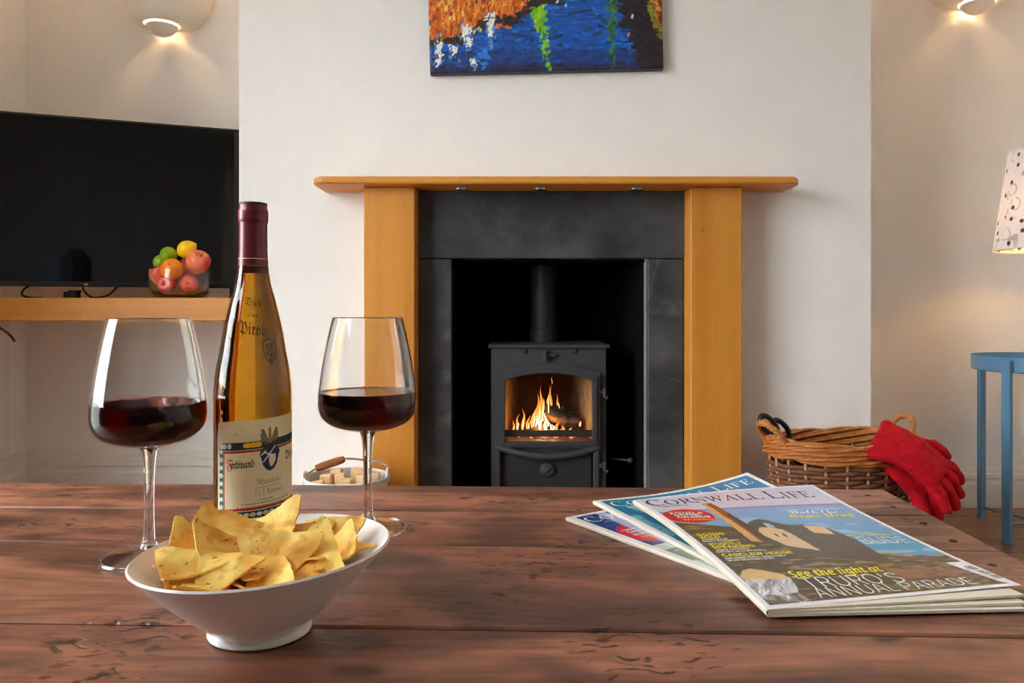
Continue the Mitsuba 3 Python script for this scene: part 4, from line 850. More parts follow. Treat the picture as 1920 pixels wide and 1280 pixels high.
def fruit(name, x, y, z, r, kind, bsdf, label, tilt=(0, 0)):
    t = thing(name, label, name, 'fruit in the glass bowl')
    if kind == 'lemon':
        pr = [(0, -1.28), (0.12, -1.24), (0.22, -1.12), (0.5, -0.92), (0.82, -0.55), (0.98, 0), (0.82, 0.55), (0.5, 0.92), (0.2, 1.15), (0.12, 1.27), (0, 1.3)]
        s = r * 0.92
    elif kind == 'apple':
        pr = [(0, -0.72), (0.12, -0.80), (0.4, -0.90), (0.75, -0.66), (0.96, -0.15), (1.0, 0.2), (0.9, 0.62), (0.6, 0.90), (0.3, 0.88), (0.1, 0.70), (0, 0.64)]
        s = r
    else:
        pr = [(0, -0.97), (0.3, -0.95), (0.7, -0.70), (0.97, -0.25), (0.99, 0.2), (0.75, 0.66), (0.36, 0.92), (0.1, 0.95), (0, 0.93)]
        s = r
    m = place(lathe(np.array(chaikin(pr, 2)) * s, 36), x, y, z, rx=tilt[0], ry=tilt[1])
    put('flesh', m, bsdf, t, True)
    if kind == 'apple':
        put('stalk', place(tube([[0, 0, 0.64 * s], [0.04 * s, 0, 0.85 * s], [0.1 * s, 0, 1.05 * s]], 0.04 * s, 6), x, y, z, rx=tilt[0], ry=tilt[1]), 'm_stalk', t, 60)
    elif kind == 'orange':
        put('stalk', place(lathe([(0, 0.92 * s), (0.08 * s, 0.93 * s), (0.06 * s, 0.98 * s), (0, 0.985 * s)], 8), x, y, z, rx=tilt[0], ry=tilt[1]), 'm_stalk', t, 60)


fruit('lemon', -1.001, 2.380, 0.8800, 0.031, 'lemon', 'm_lemon', 'yellow lemon on top of the fruit heap', (0.2, 1.1))
fruit('lime', -1.0535, 2.372, 0.8620, 0.0290, 'lemon', 'm_lime', 'bright green lime beside the lemon on top of the fruit', (1.2, 0.3))
fruit('lime', -1.0915, 2.402, 0.8430, 0.0250, 'lemon', 'm_lime', 'green lime half hidden at the left rim of the fruit bowl', (0.2, 0.9))
fruit('orange', -1.0265, 2.335, 0.8160, 0.0335, 'orange', 'm_orange', 'orange in the middle of the glass bowl, below the lemon', (1.1, 0.3))
fruit('apple', -0.9640, 2.372, 0.8390, 0.0365, 'apple', 'm_apple', 'red apple at the right of the heap above the bowl rim', (0.5, 0.6))
fruit('apple', -1.0770, 2.370, 0.7990, 0.0315, 'apple', 'm_apple', 'red apple at the left inside the glass bowl under the lime', (0.3, -0.5))
fruit('apple', -1.0480, 2.352, 0.7680, 0.0270, 'apple', 'm_apple_pale', 'pale pink apple low at the front left of the glass bowl', (1.3, 0.2))
fruit('apple', -0.9840, 2.356, 0.7690, 0.0270, 'apple', 'm_apple', 'red apple low at the front right of the glass bowl', (1.2, 0.6))
fruit('apple', -1.0120, 2.412, 0.7720, 0.0300, 'apple', 'm_apple_pale', 'pale apple at the back of the glass bowl under the others', (0.3, 0.6))
fruit('apple', -1.0120, 2.430, 0.8300, 0.0320, 'apple', 'm_apple', 'red apple at the back of the heap behind the orange', (0.3, 0.6))

mat('m_plaster', lin(232, 224, 212), rough=0.75, spec=0.2)


def wall_light(x, z, label):
    """A plaster uplighter: half a bowl against the wall, open at the top, with a small cup hung under the hole in its bottom."""
    t = thing('wall_light', label, 'wall light', 'plaster wall lights in the alcoves')
    y = YB
    n, rows = 49, 16

    def shell(s):
        def fn(u, v):
            w = np.sin(v * math.pi / 2)
            r = 0.060 + (0.156 - 0.060) * w
            h = 0.012 + 0.138 * (1 - np.cos(v * math.pi / 2))
            cy = -0.068 * (1 - w)
            px = x + (r - s) * np.cos(u * 2 * math.pi)
            py = np.minimum(y + cy - (r - s) * np.sin(u * 2 * math.pi), y - (0.0 if s == 0 else 0.004))
            return np.stack([px, py, z + h + 0.3 * s], 1)
        return grid(n, rows, fn)[0]
    a, b = shell(0.0), shell(0.005)
    b.invert()
    rim = []
    for r0 in (0, rows - 1):
        i = np.arange(n - 1) + r0 * n
        o = len(a.vertices)
        f = np.vstack([np.stack([i, i + 1, i + 1 + o], 1), np.stack([i, i + 1 + o, i + o], 1)])
        rim.append(f)
    m = tm(np.vstack([a.vertices, b.vertices]), np.vstack([a.faces, b.faces + len(a.vertices)] + rim))
    put('shade', m, 'm_plaster', t, 40)
    cup = chaikin([(0, -0.036), (0.020, -0.034), (0.038, -0.024), (0.054, -0.004), (0.051, -0.003), (0.035, -0.020), (0.018, -0.029), (0, -0.031)], 2)
    put('cup', lathe(cup, 40, x, y - 0.068, z + 0.010), 'm_plaster', t, True)
    for sx in (-1, 1):
        put('pin', tube([(x + sx * 0.0525, y - 0.068, z + 0.005), (x + sx * 0.0600, y - 0.068, z + 0.018)], 0.0016, 6), 'm_steel', t, 60)
    bulb = put('bulb', place(ball(0.034, 2), x, y - 0.066, z + 0.108), 'm_plaster', t, True)
    scene[bulb]['emitter'] = {'type': 'area', 'radiance': rgb([SCONCE_POWER * c for c in LAMP])}
    put('holder', tube([[x, y - 0.066, z + 0.131], [x, y - 0.066, z + 0.146], [x, y - 0.005, z + 0.146]], 0.009, 10), 'm_plaster', t, 60)


wall_light(-1.205, 1.662, 'white plaster wall light glowing in the left alcove above the television')
wall_light(1.602, 1.738, 'white plaster wall light in the right alcove above the table lamp')

# ------------------------------------------------------------------ painting over the mantel
def canvas_layout(x, z):
    """The oil painting in the large: the colour at x metres from its left edge and z above its lower edge, and the slant of the knife there."""
    wob = 0.012 * math.sin(37 * x + 11 * z)
    edge = 0.088 + 0.36 * x
    if z > edge + wob and x < 0.36:                                     # orange wall
        return ((206, 96, 26), (232, 142, 48), (170, 62, 24), (240, 180, 90), (150, 50, 24)), 1.45
    if z > edge - 0.028 + wob and x < 0.40:                             # dark bank under it
        return ((46, 32, 30), (34, 26, 30), (66, 44, 34)), 0.35
    if 0.10 < z < 0.20 and 0.19 < x < 0.275 and z > 0.075 + 0.22 * x:   # its warm reflection
        return ((222, 112, 30), (20, 60, 130), (70, 44, 40), (20, 90, 160)), 0.0
    if abs(x - 0.325 - 0.15 * (0.14 - z)) < 0.005 + 0.12 * max(z - 0.03, 0):      # bright green reflection
        return ((124, 196, 42), (90, 170, 40), (160, 210, 60), (36, 92, 36)), 1.5
    if abs(x - 0.532) < 0.005 + 0.09 * max(z - 0.03, 0):                # dull green reflection
        return ((58, 118, 66), (38, 84, 56), (90, 140, 96), (22, 56, 50)), 1.5
    rim = 0.665 - 0.36 * (z - 0.095)
    if z > 0.085 and x > rim:                                           # boat at the right
        return (((150, 132, 34), (122, 110, 40)) if x < rim + 0.022 else ((150, 48, 26), (120, 36, 24), (206, 150, 60))), -1.1
    if x > 0.590 + 0.30 * (0.10 - z) * (z < 0.10) - 0.03 * (z > 0.12) + wob:       # its dark reflection
        return ((34, 26, 28), (28, 26, 34), (44, 32, 30), (24, 34, 66)), 0.0
    if z < 0.020:
        return ((30, 44, 88), (26, 34, 70), (52, 40, 66)), 0.0
    if z < 0.06:
        return ((24, 56, 122), (30, 62, 130), (22, 44, 96), (20, 84, 150)), 0.0
    return ((20, 78, 168), (14, 98, 196), (24, 58, 122), (26, 44, 86), (34, 124, 202), (20, 66, 140)), 0.0


def canvas_colour(nx, nz, W, H, seed=5):
    """The painting laid on stroke by stroke with a palette knife, on a grid of nx by nz points."""
    g = np.random.default_rng(seed)
    img = np.zeros((nz, nx, 3)) + np.array(lin(24, 50, 104))
    sx, sz = W / (nx - 1), H / (nz - 1)

    def stroke(x, z, l, w, ang, c, soft_=0.35):
        r = l + w
        i0, i1 = max(int((x - r) / sx), 0), min(int((x + r) / sx) + 2, nx)
        j0, j1 = max(int((z - r) / sz), 0), min(int((z + r) / sz) + 2, nz)
        if i0 >= i1 or j0 >= j1:
            return
        X, Z = np.meshgrid(np.arange(i0, i1) * sx - x, np.arange(j0, j1) * sz - z)
        a, b = X * math.cos(ang) + Z * math.sin(ang), -X * math.sin(ang) + Z * math.cos(ang)
        rag = meshkit.noise(np.stack([(X + x) * 260, (Z + z) * 260, X * 0 + seed], 2), 3) - 0.5
        d = np.maximum(np.abs(a) / l, np.abs(b) / w) + 0.55 * rag
        m = np.clip((1 - d) / soft_, 0, 1)[..., None]
        streak = 1 + 0.22 * (meshkit.noise(np.stack([a * 40, b * 900, X * 0 + l * 1e4], 2), 7) - 0.5)[..., None]
        img[j0:j1, i0:i1] = img[j0:j1, i0:i1] * (1 - m) + np.array(c) * streak * m
    for n, L, Wd in ((700, 0.034, 0.011), (1500, 0.022, 0.0065), (1500, 0.014, 0.0042)):
        for _ in range(n):
            x, z = g.uniform(0, W), g.uniform(0, H) if n < 1000 else g.uniform(0, 0.26)
            pal, ang = canvas_layout(x, z)
            c = np.array(lin(*pal[min(int(g.exponential(1.3)), len(pal) - 1)])) * g.uniform(0.80, 1.18)
            k = 0.75 if abs(ang) > 0.9 else 1.0
            stroke(x, z, L * k * g.uniform(0.5, 1.2), Wd * g.uniform(0.6, 1.3), ang + g.normal(0, 0.12), c)
    # dabs of white and pale blue light on the water at the lower left
    for cx, cz, rx, rz, n in ((0.178, 0.150, 0.013, 0.022, 26), (0.178, 0.112, 0.008, 0.020, 14), (0.108, 0.118, 0.016, 0.020, 26), (0.116, 0.088, 0.010, 0.012, 12), (0.070, 0.072, 0.010, 0.016, 12), (0.026, 0.058, 0.010, 0.038, 24), (0.128, 0.032, 0.010, 0.010, 9)):
        for _ in range(n):
            stroke(cx + g.normal(0, 0.7) * rx, cz + g.normal(0, 0.7) * rz - 0.010, g.uniform(.004, .009), g.uniform(.002, .0036), g.normal(1.4, 0.4), np.array(lin(96, 140, 190)) * g.uniform(0.8, 1.2))
        for _ in range(n):
            stroke(cx + g.normal(0, 0.5) * rx, cz + g.normal(0, 0.5) * rz, g.uniform(.004, .009), g.uniform(.002, .004), g.normal(1.3, 0.5), np.array(lin(238, 236, 230)) * g.uniform(0.88, 1.05))
    for _ in range(16):
        stroke(0.158 + g.normal(0, 0.014), 0.045 + g.normal(0, 0.012), g.uniform(.008, .014), g.uniform(.003, .005), g.normal(0, 0.3), np.array(lin(34, 118, 214)) * g.uniform(0.8, 1.15))
    for x, z, c in ((0.145, 0.128, (214, 190, 96)), (0.150, 0.122, (224, 196, 110)), (0.080, 0.126, (130, 160, 40)), (0.036, 0.098, (120, 150, 40)), (0.592, 0.152, (236, 226, 214)), (0.580, 0.100, (190, 150, 110)), (0.40, 0.190, (150, 200, 224)), (0.375, 0.200, (190, 220, 232))):
        stroke(x, z, 0.006, 0.0035, 1.2, lin(*c))
    return np.clip(img, 0, 1).reshape(-1, 3)


scene['m_canvas'] = {'type': 'twosided', 'bsdf': {'type': 'principled', 'base_color': {'type': 'mesh_attribute', 'name': 'vertex_color'}, 'roughness': 0.42, 'specular': 0.5}}
pt = thing('painting', 'unframed oil painting in blue, orange and green hanging over the mantel', 'painting')
CW, CH, CT = 0.680, 0.46, 0.030
ca = 0.0225
cxx, czz = -0.2385, 1.381


def canvas_pt(a, b, d):      # a along the lower edge, b up, d out of the wall
    return np.stack([cxx + a * math.cos(ca) - b * math.sin(ca), 2.279 - d, czz + a * math.sin(ca) + b * math.cos(ca)], 1)


def canvas_front(u, v):
    a, b = u * CW, v * CH
    ed = np.minimum(np.minimum(a, CW - a), np.minimum(b, CH - b))
    relief = (meshkit.fbm(np.stack([a * 90, b * 90, a * 0], 1), 3, 3) - 0.5) * 0.0022
    return canvas_pt(a, b, CT - 0.003 * np.clip(1 - ed / 0.004, 0, 1) ** 2 + np.where(ed > 0.004, relief, 0))


gm, gu, gv = grid(460, 312, canvas_front)
put('painted_face', gm, 'm_canvas', pt, True, color=canvas_colour(460, 312, CW, CH))
edges = []
for (a0, b0), (a1, b1) in (((0, 0), (CW, 0)), ((CW, 0), (CW, CH)), ((CW, CH), (0, CH)), ((0, CH), (0, 0))):
    e1, _, _ = grid(60, 4, lambda u, v: canvas_pt(a0 + (a1 - a0) * u, b0 + (b1 - b0) * u, v * (CT - 0.003)))
    edges.append(e1)
mat('m_canvas_edge', proc(lambda p, n, uv: mix(lin(46, 32, 32), lin(40, 48, 84), noise(p.x * 20, p.z * 30, 2))), rough=0.6)
put('wrapped_edge', join(*edges), 'm_canvas_edge', pt, False)

# ------------------------------------------------------------------ right alcove: tray table and lamp
TX, TY = 1.673, 2.384
mat('m_blue', lin(86, 134, 166), rough=0.35)
tt = thing('side_table', 'round blue metal tray table in the right alcove', 'side table')
tray = [(0, 0.5065), (0.2185, 0.5065), (0.2215, 0.5085), (0.2225, 0.512), (0.2225, 0.5505), (0.2217, 0.552), (0.2207, 0.5505), (0.2207, 0.512), (0.219, 0.5095), (0, 0.509)]
put('tray', lathe(tray, 72, TX, TY, 0), 'm_blue', tt, 40)
leg_angles = []
for dx, dy in ((1.578 - TX, 2.585 - TY), (1.472 - TX, 2.290 - TY)):
    leg_angles.append(math.atan2(dy, dx))
leg_angles += [a + math.pi for a in leg_angles]
feet = []
for a in leg_angles:
    x, y = TX + 0.231 * math.cos(a), TY + 0.231 * math.sin(a)
    feet.append((x, y))
    put('leg', join(place(box(-0.008, 0.008, -0.013, 0.013, 0.004, 0.545, 0.002), x, y, 0, rz=a), place(box(-0.009, 0.009, -0.014, 0.014, 0, 0.006, 0.001), x, y, 0, rz=a)), 'm_blue', tt, 30)
put('brace', tube([(feet[0][0], feet[0][1], 0.034), (TX, TY, 0.028), (feet[2][0], feet[2][1], 0.034)], 0.004, 8), 'm_blue', tt, 60)
put('brace', tube([(feet[1][0], feet[1][1], 0.060), (TX, TY, 0.040), (feet[3][0], feet[3][1], 0.060)], 0.004, 8), 'm_blue', tt, 60)

tl = thing('table_lamp', 'table lamp with a white flower print shade on the blue tray table', 'table lamp')


def shade_col(p, n, uv):
    a = dr.atan2(p.y - TY, p.x - TX) * 0.15
    v1 = voronoi(a * 25, p.z * 25)
    v2 = voronoi(a * 17 + 7.3, p.z * 17 + 2.1)
    col = mi.Color3f(*lin(226, 222, 226))
    ring = smoothstep(0.06, 0.0, dr.abs(v2[0] - 0.30)) * smoothstep(0.45, 0.5, v2[2]) * smoothstep(0.3, 0.6, noise(a * 90, p.z * 90))
    col = mix(col, lin(150, 142, 138), 0.8 * ring)
    leaf = smoothstep(0.62, 0.72, fbm(a * 45, p.z * 45, 1.0, 2)) * smoothstep(0.5, 0.7, noise(a * 18, p.z * 18, 5))
    col = mix(col, lin(150, 146, 144), 0.7 * leaf)
    dot = smoothstep(0.18, 0.13, v1[0]) * smoothstep(0.45, 0.5, v1[2])
    return mix(col, lin(58, 52, 56), 0.95 * dot)


scene['m_shade'] = {'type': 'principledthin', 'base_color': proc(shade_col), 'roughness': 0.8, 'diff_trans': 0.22, 'spec_trans': 0.0, 'eta': 1.3}
sr = [(0.164, 0.8806), (0.1214, 1.188)]
put('shade', lathe(np.linspace(sr[0], sr[1], 14), 72, TX, TY, 0), 'm_shade', tl, True)
mat('m_brass', lin(200, 160, 96), rough=0.3, metallic=1.0)
put('rim', tube([(TX + 0.164 * math.cos(t), TY + 0.164 * math.sin(t), 0.8806) for t in np.arange(72) * math.pi / 36], 0.0018, 6, closed=True), 'm_trim', tl, 60)
put('rim', tube([(TX + 0.1214 * math.cos(t), TY + 0.1214 * math.sin(t), 1.188) for t in np.arange(72) * math.pi / 36], 0.0018, 6, closed=True), 'm_trim', tl, 60)
put('base', lathe(chaikin([(0, 0.5095), (0.062, 0.5095), (0.066, 0.515), (0.075, 0.56), (0.080, 0.62), (0.066, 0.70), (0.034, 0.76), (0.018, 0.79), (0.016, 0.84), (0, 0.842)], 2), 40, TX, TY, 0), 'm_trim', tl, True)
put('stem', join(lathe([(0, 0.838), (0.006, 0.838), (0.006, 0.90), (0.016, 0.902), (0.016, 0.955), (0, 0.956)], 20, TX, TY, 0), *[tube([(TX, TY, 0.905), (TX + 0.162 * math.cos(t), TY + 0.162 * math.sin(t), 0.8815)], 0.0015, 6) for t in (0.3, 0.3 + 2.094, 0.3 + 4.189)]), 'm_brass', tl, 40)
b = put('bulb', place(ball(0.03, 2), TX, TY, 0.992), 'm_trim', tl, True)
scene[b]['emitter'] = {'type': 'area', 'radiance': rgb([TABLE_LAMP_POWER * c for c in (1.0, 0.56, 0.20)])}

# ------------------------------------------------------------------ log basket with gloves and tongs
KX, KY, KA = 0.885, 2.085, 0.32
mat('m_willow', proc(lambda p, n, uv: mix(lin(206, 132, 66), lin(150, 84, 38), fbm(p.x * 60, p.y * 60, p.z * 60, 3))), rough=0.55)
mat('m_willow_dark', proc(lambda p, n, uv: mix(lin(140, 92, 64), lin(84, 50, 34), fbm(p.x * 50, p.y * 50, p.z * 90, 3))), rough=0.6)
mat('m_willow_pale', proc(lambda p, n, uv: mix(lin(196, 150, 112), lin(160, 110, 74), fbm(p.x * 60, p.y * 60, p.z * 60, 3))), rough=0.6)
wb = thing('log_basket', 'oval wicker log basket with looped handles on the floor right of the fireplace', 'basket')


def oval(t, z, off=0.0):
    k = 0.80 + 0.20 * min(z / 0.30, 1.0)
    a, b = 0.205 * k + off, 0.135 * k + off
    x, y = a * np.cos(t), b * np.sin(t)
    return np.stack([KX + x * math.cos(KA) - y * math.sin(KA), KY + x * math.sin(KA) + y * math.cos(KA), x * 0 + z], 1)


NS = 22
for i in range(NS):
    t = np.array([2 * math.pi * i / NS])
    p = np.vstack([oval(t, z) for z in np.linspace(0.004, 0.31, 10)])
    put('stake', tube(p, 0.0045, 6), 'm_willow_pale', wb, 60)
tt_ = np.linspace(0, 2 * math.pi, 176, endpoint=False)
for j in range(27):
    z = 0.012 + j * 0.0107
    off = 0.0048 * np.cos(NS / 2 * tt_ + math.pi * (j % 2))
    k = 0.80 + 0.20 * min(z / 0.30, 1.0)
    a, b = 0.205 * k + off, 0.135 * k + off
    x, y = a * np.cos(tt_), b * np.sin(tt_)
    p = np.stack([KX + x * math.cos(KA) - y * math.sin(KA), KY + x * math.sin(KA) + y * math.cos(KA), z + 0.0012 * np.sin(9 * tt_ + j)], 1)
    put('weaver', tube(p, 0.0061, 6, closed=True), 'm_willow_dark', wb, 60)
tr = np.linspace(0, 2 * math.pi, 240, endpoint=False)
for j in range(14):
    a0 = j * 2.4
    off = 0.002 + 0.0045 * np.cos(8 * tr + a0) + 0.004 * (j // 7)
    zz = 0.3035 + 0.0072 * (j % 7) + 0.0035 * np.sin(8 * tr + a0) + 0.012 * np.abs(np.cos(tr)) ** 3
    a, b = 0.207 + off, 0.137 + off
    x, y = a * np.cos(tr), b * np.sin(tr)
    put('rim_braid', tube(np.stack([KX + x * math.cos(KA) - y * math.sin(KA), KY + x * math.sin(KA) + y * math.cos(KA), zz], 1), 0.0046, 6, closed=True), 'm_willow', wb, 60)
put('bottom', slab(shapely.Polygon(oval(np.linspace(0, 2 * math.pi, 48, endpoint=False), 0.01)[:, :2]), 0.008, lambda a, b, c: (a, b, 0.004 + c)), 'm_willow_dark', wb, False)
for t0, out in ((math.pi, 0.040), (0.0, 0.020)):
    hs = []
    for s in range(3):
        q = np.linspace(-1, 1, 40)
        th = t0 + q * 0.30
        h = 0.335 + 0.064 * np.sqrt(np.clip(1 - q ** 2, 0, 1))
        r = out * np.sqrt(np.clip(1 - q ** 2, 0, 1)) + 0.0045 * np.cos(14 * q + s * 2.094)
        a, b = 0.207 + r, 0.137 + r
        x, y = a * np.cos(th), b * np.sin(th)
        hs.append(tube(np.stack([KX + x * math.cos(KA) - y * math.sin(KA), KY + x * math.sin(KA) + y * math.cos(KA), h + 0.0045 * np.sin(14 * q + s * 2.094)], 1), 0.0046, 6))
    put('handle', join(*hs), 'm_willow', wb, 60)

tg = thing('fire_tongs', 'black iron fire tongs with looped handles leaning in the log basket', 'tongs')
for c0, o in ((np.array([0.679, 2.045, 0.388]), 0.0), (np.array([0.722, 2.075, 0.372]), 0.03)):
    ax, bx_ = np.array([0.021, 0.004, -0.024]), np.array([0.012, 0.004, 0.010])
    loop = [c0 + ax * math.cos(t) + bx_ * math.sin(t) for t in np.linspace(0, 2 * math.pi, 24, endpoint=False)]
    put('handle_loop', tube(loop, 0.0070, 8, closed=True), 'm_black', tg, 60)
    put('shank', tube(curve([c0 + ax, c0 + ax + [0.035, 0.008, -0.045], [0.83, 2.08 + o, 0.20], [0.87, 2.09 + o, 0.06]], 20), 0.0075, 8), 'm_black', tg, 60)

mat('m_suede', proc(lambda p, n, uv: mix(lin(196, 14, 30), lin(150, 6, 22), fbm(p.x * 70, p.y * 70, p.z * 70, 3))), rough=0.85, spec=0.2, sheen=0.4, bump=lambda p, n, uv: fbm(p.x * 120, p.y * 120, p.z * 120, 3), bump_scale=0.002)


def glove(o, d, w, up, label, seed, spread=1.0):
    """A heavy glove lying along direction d from its cuff o; w points across the hand, up away from what it lies on."""
    g = np.random.default_rng(seed)
    o, d, w, up = (np.asarray(v, float) for v in (o, d, w, up))
    d /= np.linalg.norm(d)
    w = w - d * (w @ d); w /= np.linalg.norm(w)
    n = np.cross(w, d)
    if n @ up < 0: n = -n

    def at(a, b, c=0.0):
        a, b = a * 0.84, b * 0.92
        bend = -0.9 * max(a - 0.10, 0) ** 2 - 1.6 * max(0.07 - a, 0) ** 1.5
        return o + d * a + w * b + n * (c + bend)
    ch = []
    prof = [(-0.012, 1.45, 0.014), (0.015, 1.30, 0.015), (0.045, 1.08, 0.016), (0.08, 1.0, 0.018), (0.12, 0.94, 0.019), (0.160, 0.92, 0.0175)]
    palm = []
    for (a0, k0, r0), (a1, k1, r1) in zip(prof, prof[1:]):             # gauntlet and back of the hand
        palm.append(m3.Manifold.hull_points(np.vstack([SPH * r + at(a_, b_ * k_, 0.006 * math.cos(b_ * 30)) for a_, k_, r in ((a0, k0, r0), (a1, k1, r1)) for b_ in (-0.048, -0.024, 0.0, 0.024, 0.048)])))
    for i, (b, L) in enumerate(((-0.046, 0.068), (-0.016, 0.086), (0.015, 0.082), (0.046, 0.064))):
        s = b * 0.40 * spread
        ch.append([(at(0.150, b * 0.90), 0.0185), (at(0.165 + L * 0.5, b + s * 0.5, g.uniform(-0.005, 0.005)), 0.0175), (at(0.165 + L, b + s, -0.012), 0.0145)])
    ch.append([(at(0.080, 0.045), 0.018), (at(0.115, 0.082, 0.002), 0.017), (at(0.165, 0.098, -0.008), 0.0140)])
    hollow = m3.Manifold.hull_points(np.vstack([SPH * r + at(a_, b_ * k_, 0.006 * math.cos(b_ * 30)) for a_, k_, r in ((-0.05, 1.5, 0.010), (0.035, 1.05, 0.005)) for b_ in (-0.048, 0.0, 0.048)]))
    m = soft(m3.Manifold.batch_boolean(palm + [blob(ch)], m3.OpType.Add) - hollow, 0.006, 10)
    v = m.vertices
    m.vertices = v + (meshkit.fbm(v * 30, 3, seed) - 0.5)[:, None] * 0.013 * m.vertex_normals
    tag(put('work_glove', m, 'm_suede', None, True), label, 'glove')


glove((0.955, 1.950, 0.376), (0.120, -0.045, -0.108), (0.08, 0.055, 0.025), (0.2, -0.9, 0.4), 'upper red suede glove draped over the right end of the log basket', 3)
glove((0.972, 1.985, 0.352), (0.095, -0.03, -0.125), (0.08, 0.04, 0.05), (0.2, -0.9, 0.4), 'under red suede glove hanging lowest, beneath the other glove', 8, 1.3)

# ------------------------------------------------------------------ bucket of kindling
UX, UY = -0.4275, 2.0
mat('m_zinc', lin(208, 208, 202), rough=0.45, metallic=0.0, spec=0.7)
bu = thing('kindling_bucket', 'pale metal bucket with a wooden grip on its bail left of the fireplace', 'bucket')
put('pail', lathe([(0, 0.004), (0.082, 0.004), (0.085, 0.0), (0.087, 0.006), (0.106, 0.255), (0.109, 0.259), (0.109, 0.263), (0.106, 0.265), (0.1035, 0.262), (0.0845, 0.010), (0, 0.009)], 56, UX, UY, 0), 'm_zinc', bu, 40)
ears = [np.array([UX + 0.105, UY + 0.01, 0.272]), np.array([UX - 0.104, UY - 0.02, 0.268])]
for q in ears:
    put('ear', place(box(-0.004, 0.004, -0.014, 0.014, -0.026, 0.012, 0.003), *q), 'm_zinc', bu, 30)
bail = curve([ears[0], (UX + 0.085, UY + 0.075, 0.280), (UX + 0.02, UY + 0.11, 0.284), (-0.452, 2.075, 0.2935), (-0.515, 2.03, 0.276), ears[1]], 40)
put('bail', tube(bail, 0.0028, 8), 'm_steel', bu, 60)
mat('m_grip', proc(lambda p, n, uv: mix(lin(172, 104, 62), lin(142, 80, 46), noise(p.x * 60, p.y * 30, p.z * 200))), rough=0.5)
gp = np.linspace(0, 1, 12)[:, None]
put('grip', tube(np.array([(-0.516, 2.0335, 0.2765)]) * (1 - gp) + np.array([(-0.450, 2.0735, 0.2935)]) * gp, 0.011 - 0.003 * np.abs(np.linspace(-1, 1, 12)) ** 4, 12), 'm_grip', bu, 60)
mat('m_kindling', proc(lambda p, n, uv: mix(lin(232, 202, 156), lin(204, 160, 108), fbm(p.x * 30, p.y * 30, p.z * 120, 3))), rough=0.7)
sticks = [((-0.46, 1.985, 0.02), (-0.505, 1.955, 0.258)), ((-0.44, 2.0, 0.02), (-0.445, 1.99, 0.272)), ((-0.42, 2.02, 0.02), (-0.392, 2.02, 0.276)), ((-0.41, 1.99, 0.02), (-0.372, 1.965, 0.274)),
          ((-0.43, 1.975, 0.02), (-0.420, 1.955, 0.264)), ((-0.45, 2.03, 0.02), (-0.470, 2.055, 0.272)), ((-0.40, 2.03, 0.02), (-0.352, 2.035, 0.268)), ((-0.47, 2.01, 0.02), (-0.492, 2.01, 0.266)), ((-0.425, 2.045, 0.02), (-0.41, 2.075, 0.272))]
for i, (a, b) in enumerate(sticks):
    a, b = np.array(a), np.array(b)
    b[:2] = [UX, UY] + (b[:2] - [UX, UY]) * 0.86
    L = np.linalg.norm(b - a); d = (b - a) / L
    w = R.uniform(0.012, 0.018); h = R.uniform(0.009, 0.014)
    m = box(-w, w, -h, h, 0, L, 0.0015)
    m.apply_transform(trimesh.geometry.align_vectors([0, 0, 1], d)); m.apply_translation(a)
    tag(put('kindling_stick', m, 'm_kindling', None, 30), 'split pale kindling stick standing in the metal bucket', 'kindling', 'kindling sticks in the bucket')

# ------------------------------------------------------------------ the coffee table
TZ = 0.451
tb = thing('coffee_table', 'old red-brown plank coffee table in the foreground', 'coffee table')


def tl_w(a, v, z):      # table coordinates (along the planks, away from the back edge) to the room
    return np.stack([TCX + a * TCOS + v * TSIN, TCY + a * TSIN - v * TCOS, np.zeros_like(a) + z], 1)


TL = 1.275
for i, (v0, v1) in enumerate(zip(SEAMS, SEAMS[1:])):
    g = 0.0009
    dz = (0.0, -0.0006, 0.0, -0.0009, 0.0003)[i]
    m = box(-TL, 0, v0 + (g if i else 0), v1 - (g if i < 4 else 0), TZ - 0.034 + dz, TZ + dz, 0.0016)
    x = m.vertices
    m = tm(tl_w(x[:, 0], x[:, 1], x[:, 2]), m.faces)
    if m.volume < 0: m.invert()
    put('plank', m, 'm_table', tb, False)


def tbox(a0, a1, v0, v1, z0, z1, c):
    m = box(a0, a1, v0, v1, z0, z1, c)
    x = m.vertices
    m = tm(tl_w(x[:, 0], x[:, 1], x[:, 2]), m.faces)
    if m.volume < 0: m.invert()
    return m


VW = SEAMS[-1]
for v0, v1 in ((0.06, 0.085), (VW - 0.085, VW - 0.06)):
    put('apron', tbox(-TL + 0.10, -0.10, v0, v1, TZ - 0.125, TZ - 0.0352, 0.002), 'm_table', tb, False)
for a0, a1 in ((-TL + 0.075, -TL + 0.10), (-0.10, -0.075)):
    put('apron', tbox(a0, a1, 0.06, VW - 0.06, TZ - 0.125, TZ - 0.0352, 0.002), 'm_table', tb, False)
for a in (-TL + 0.055, -0.135):
    for v in (0.045, VW - 0.125):
        put('leg', tbox(a, a + 0.08, v, v + 0.08, 0, TZ - 0.0352, 0.004), 'm_table', tb, False)
nails = [(-0.035, 0.035), (-0.030, 0.095), (-0.028, 0.165), (-0.030, 0.232), (-0.035, 0.31), (-0.03, 0.41)]
mat('m_nail', lin(34, 26, 24), rough=0.6, metallic=0.3)
for a, v in nails:
    p = tl_w(np.array([a]), np.array([v]), TZ)[0]
    put('nail', lathe([(0, 0.0004), (0.0035, 0.0003), (0.0042, 0), (0.0035, -0.002)][::-1], 14, p[0], p[1], p[2]), 'm_nail', tb, 40)

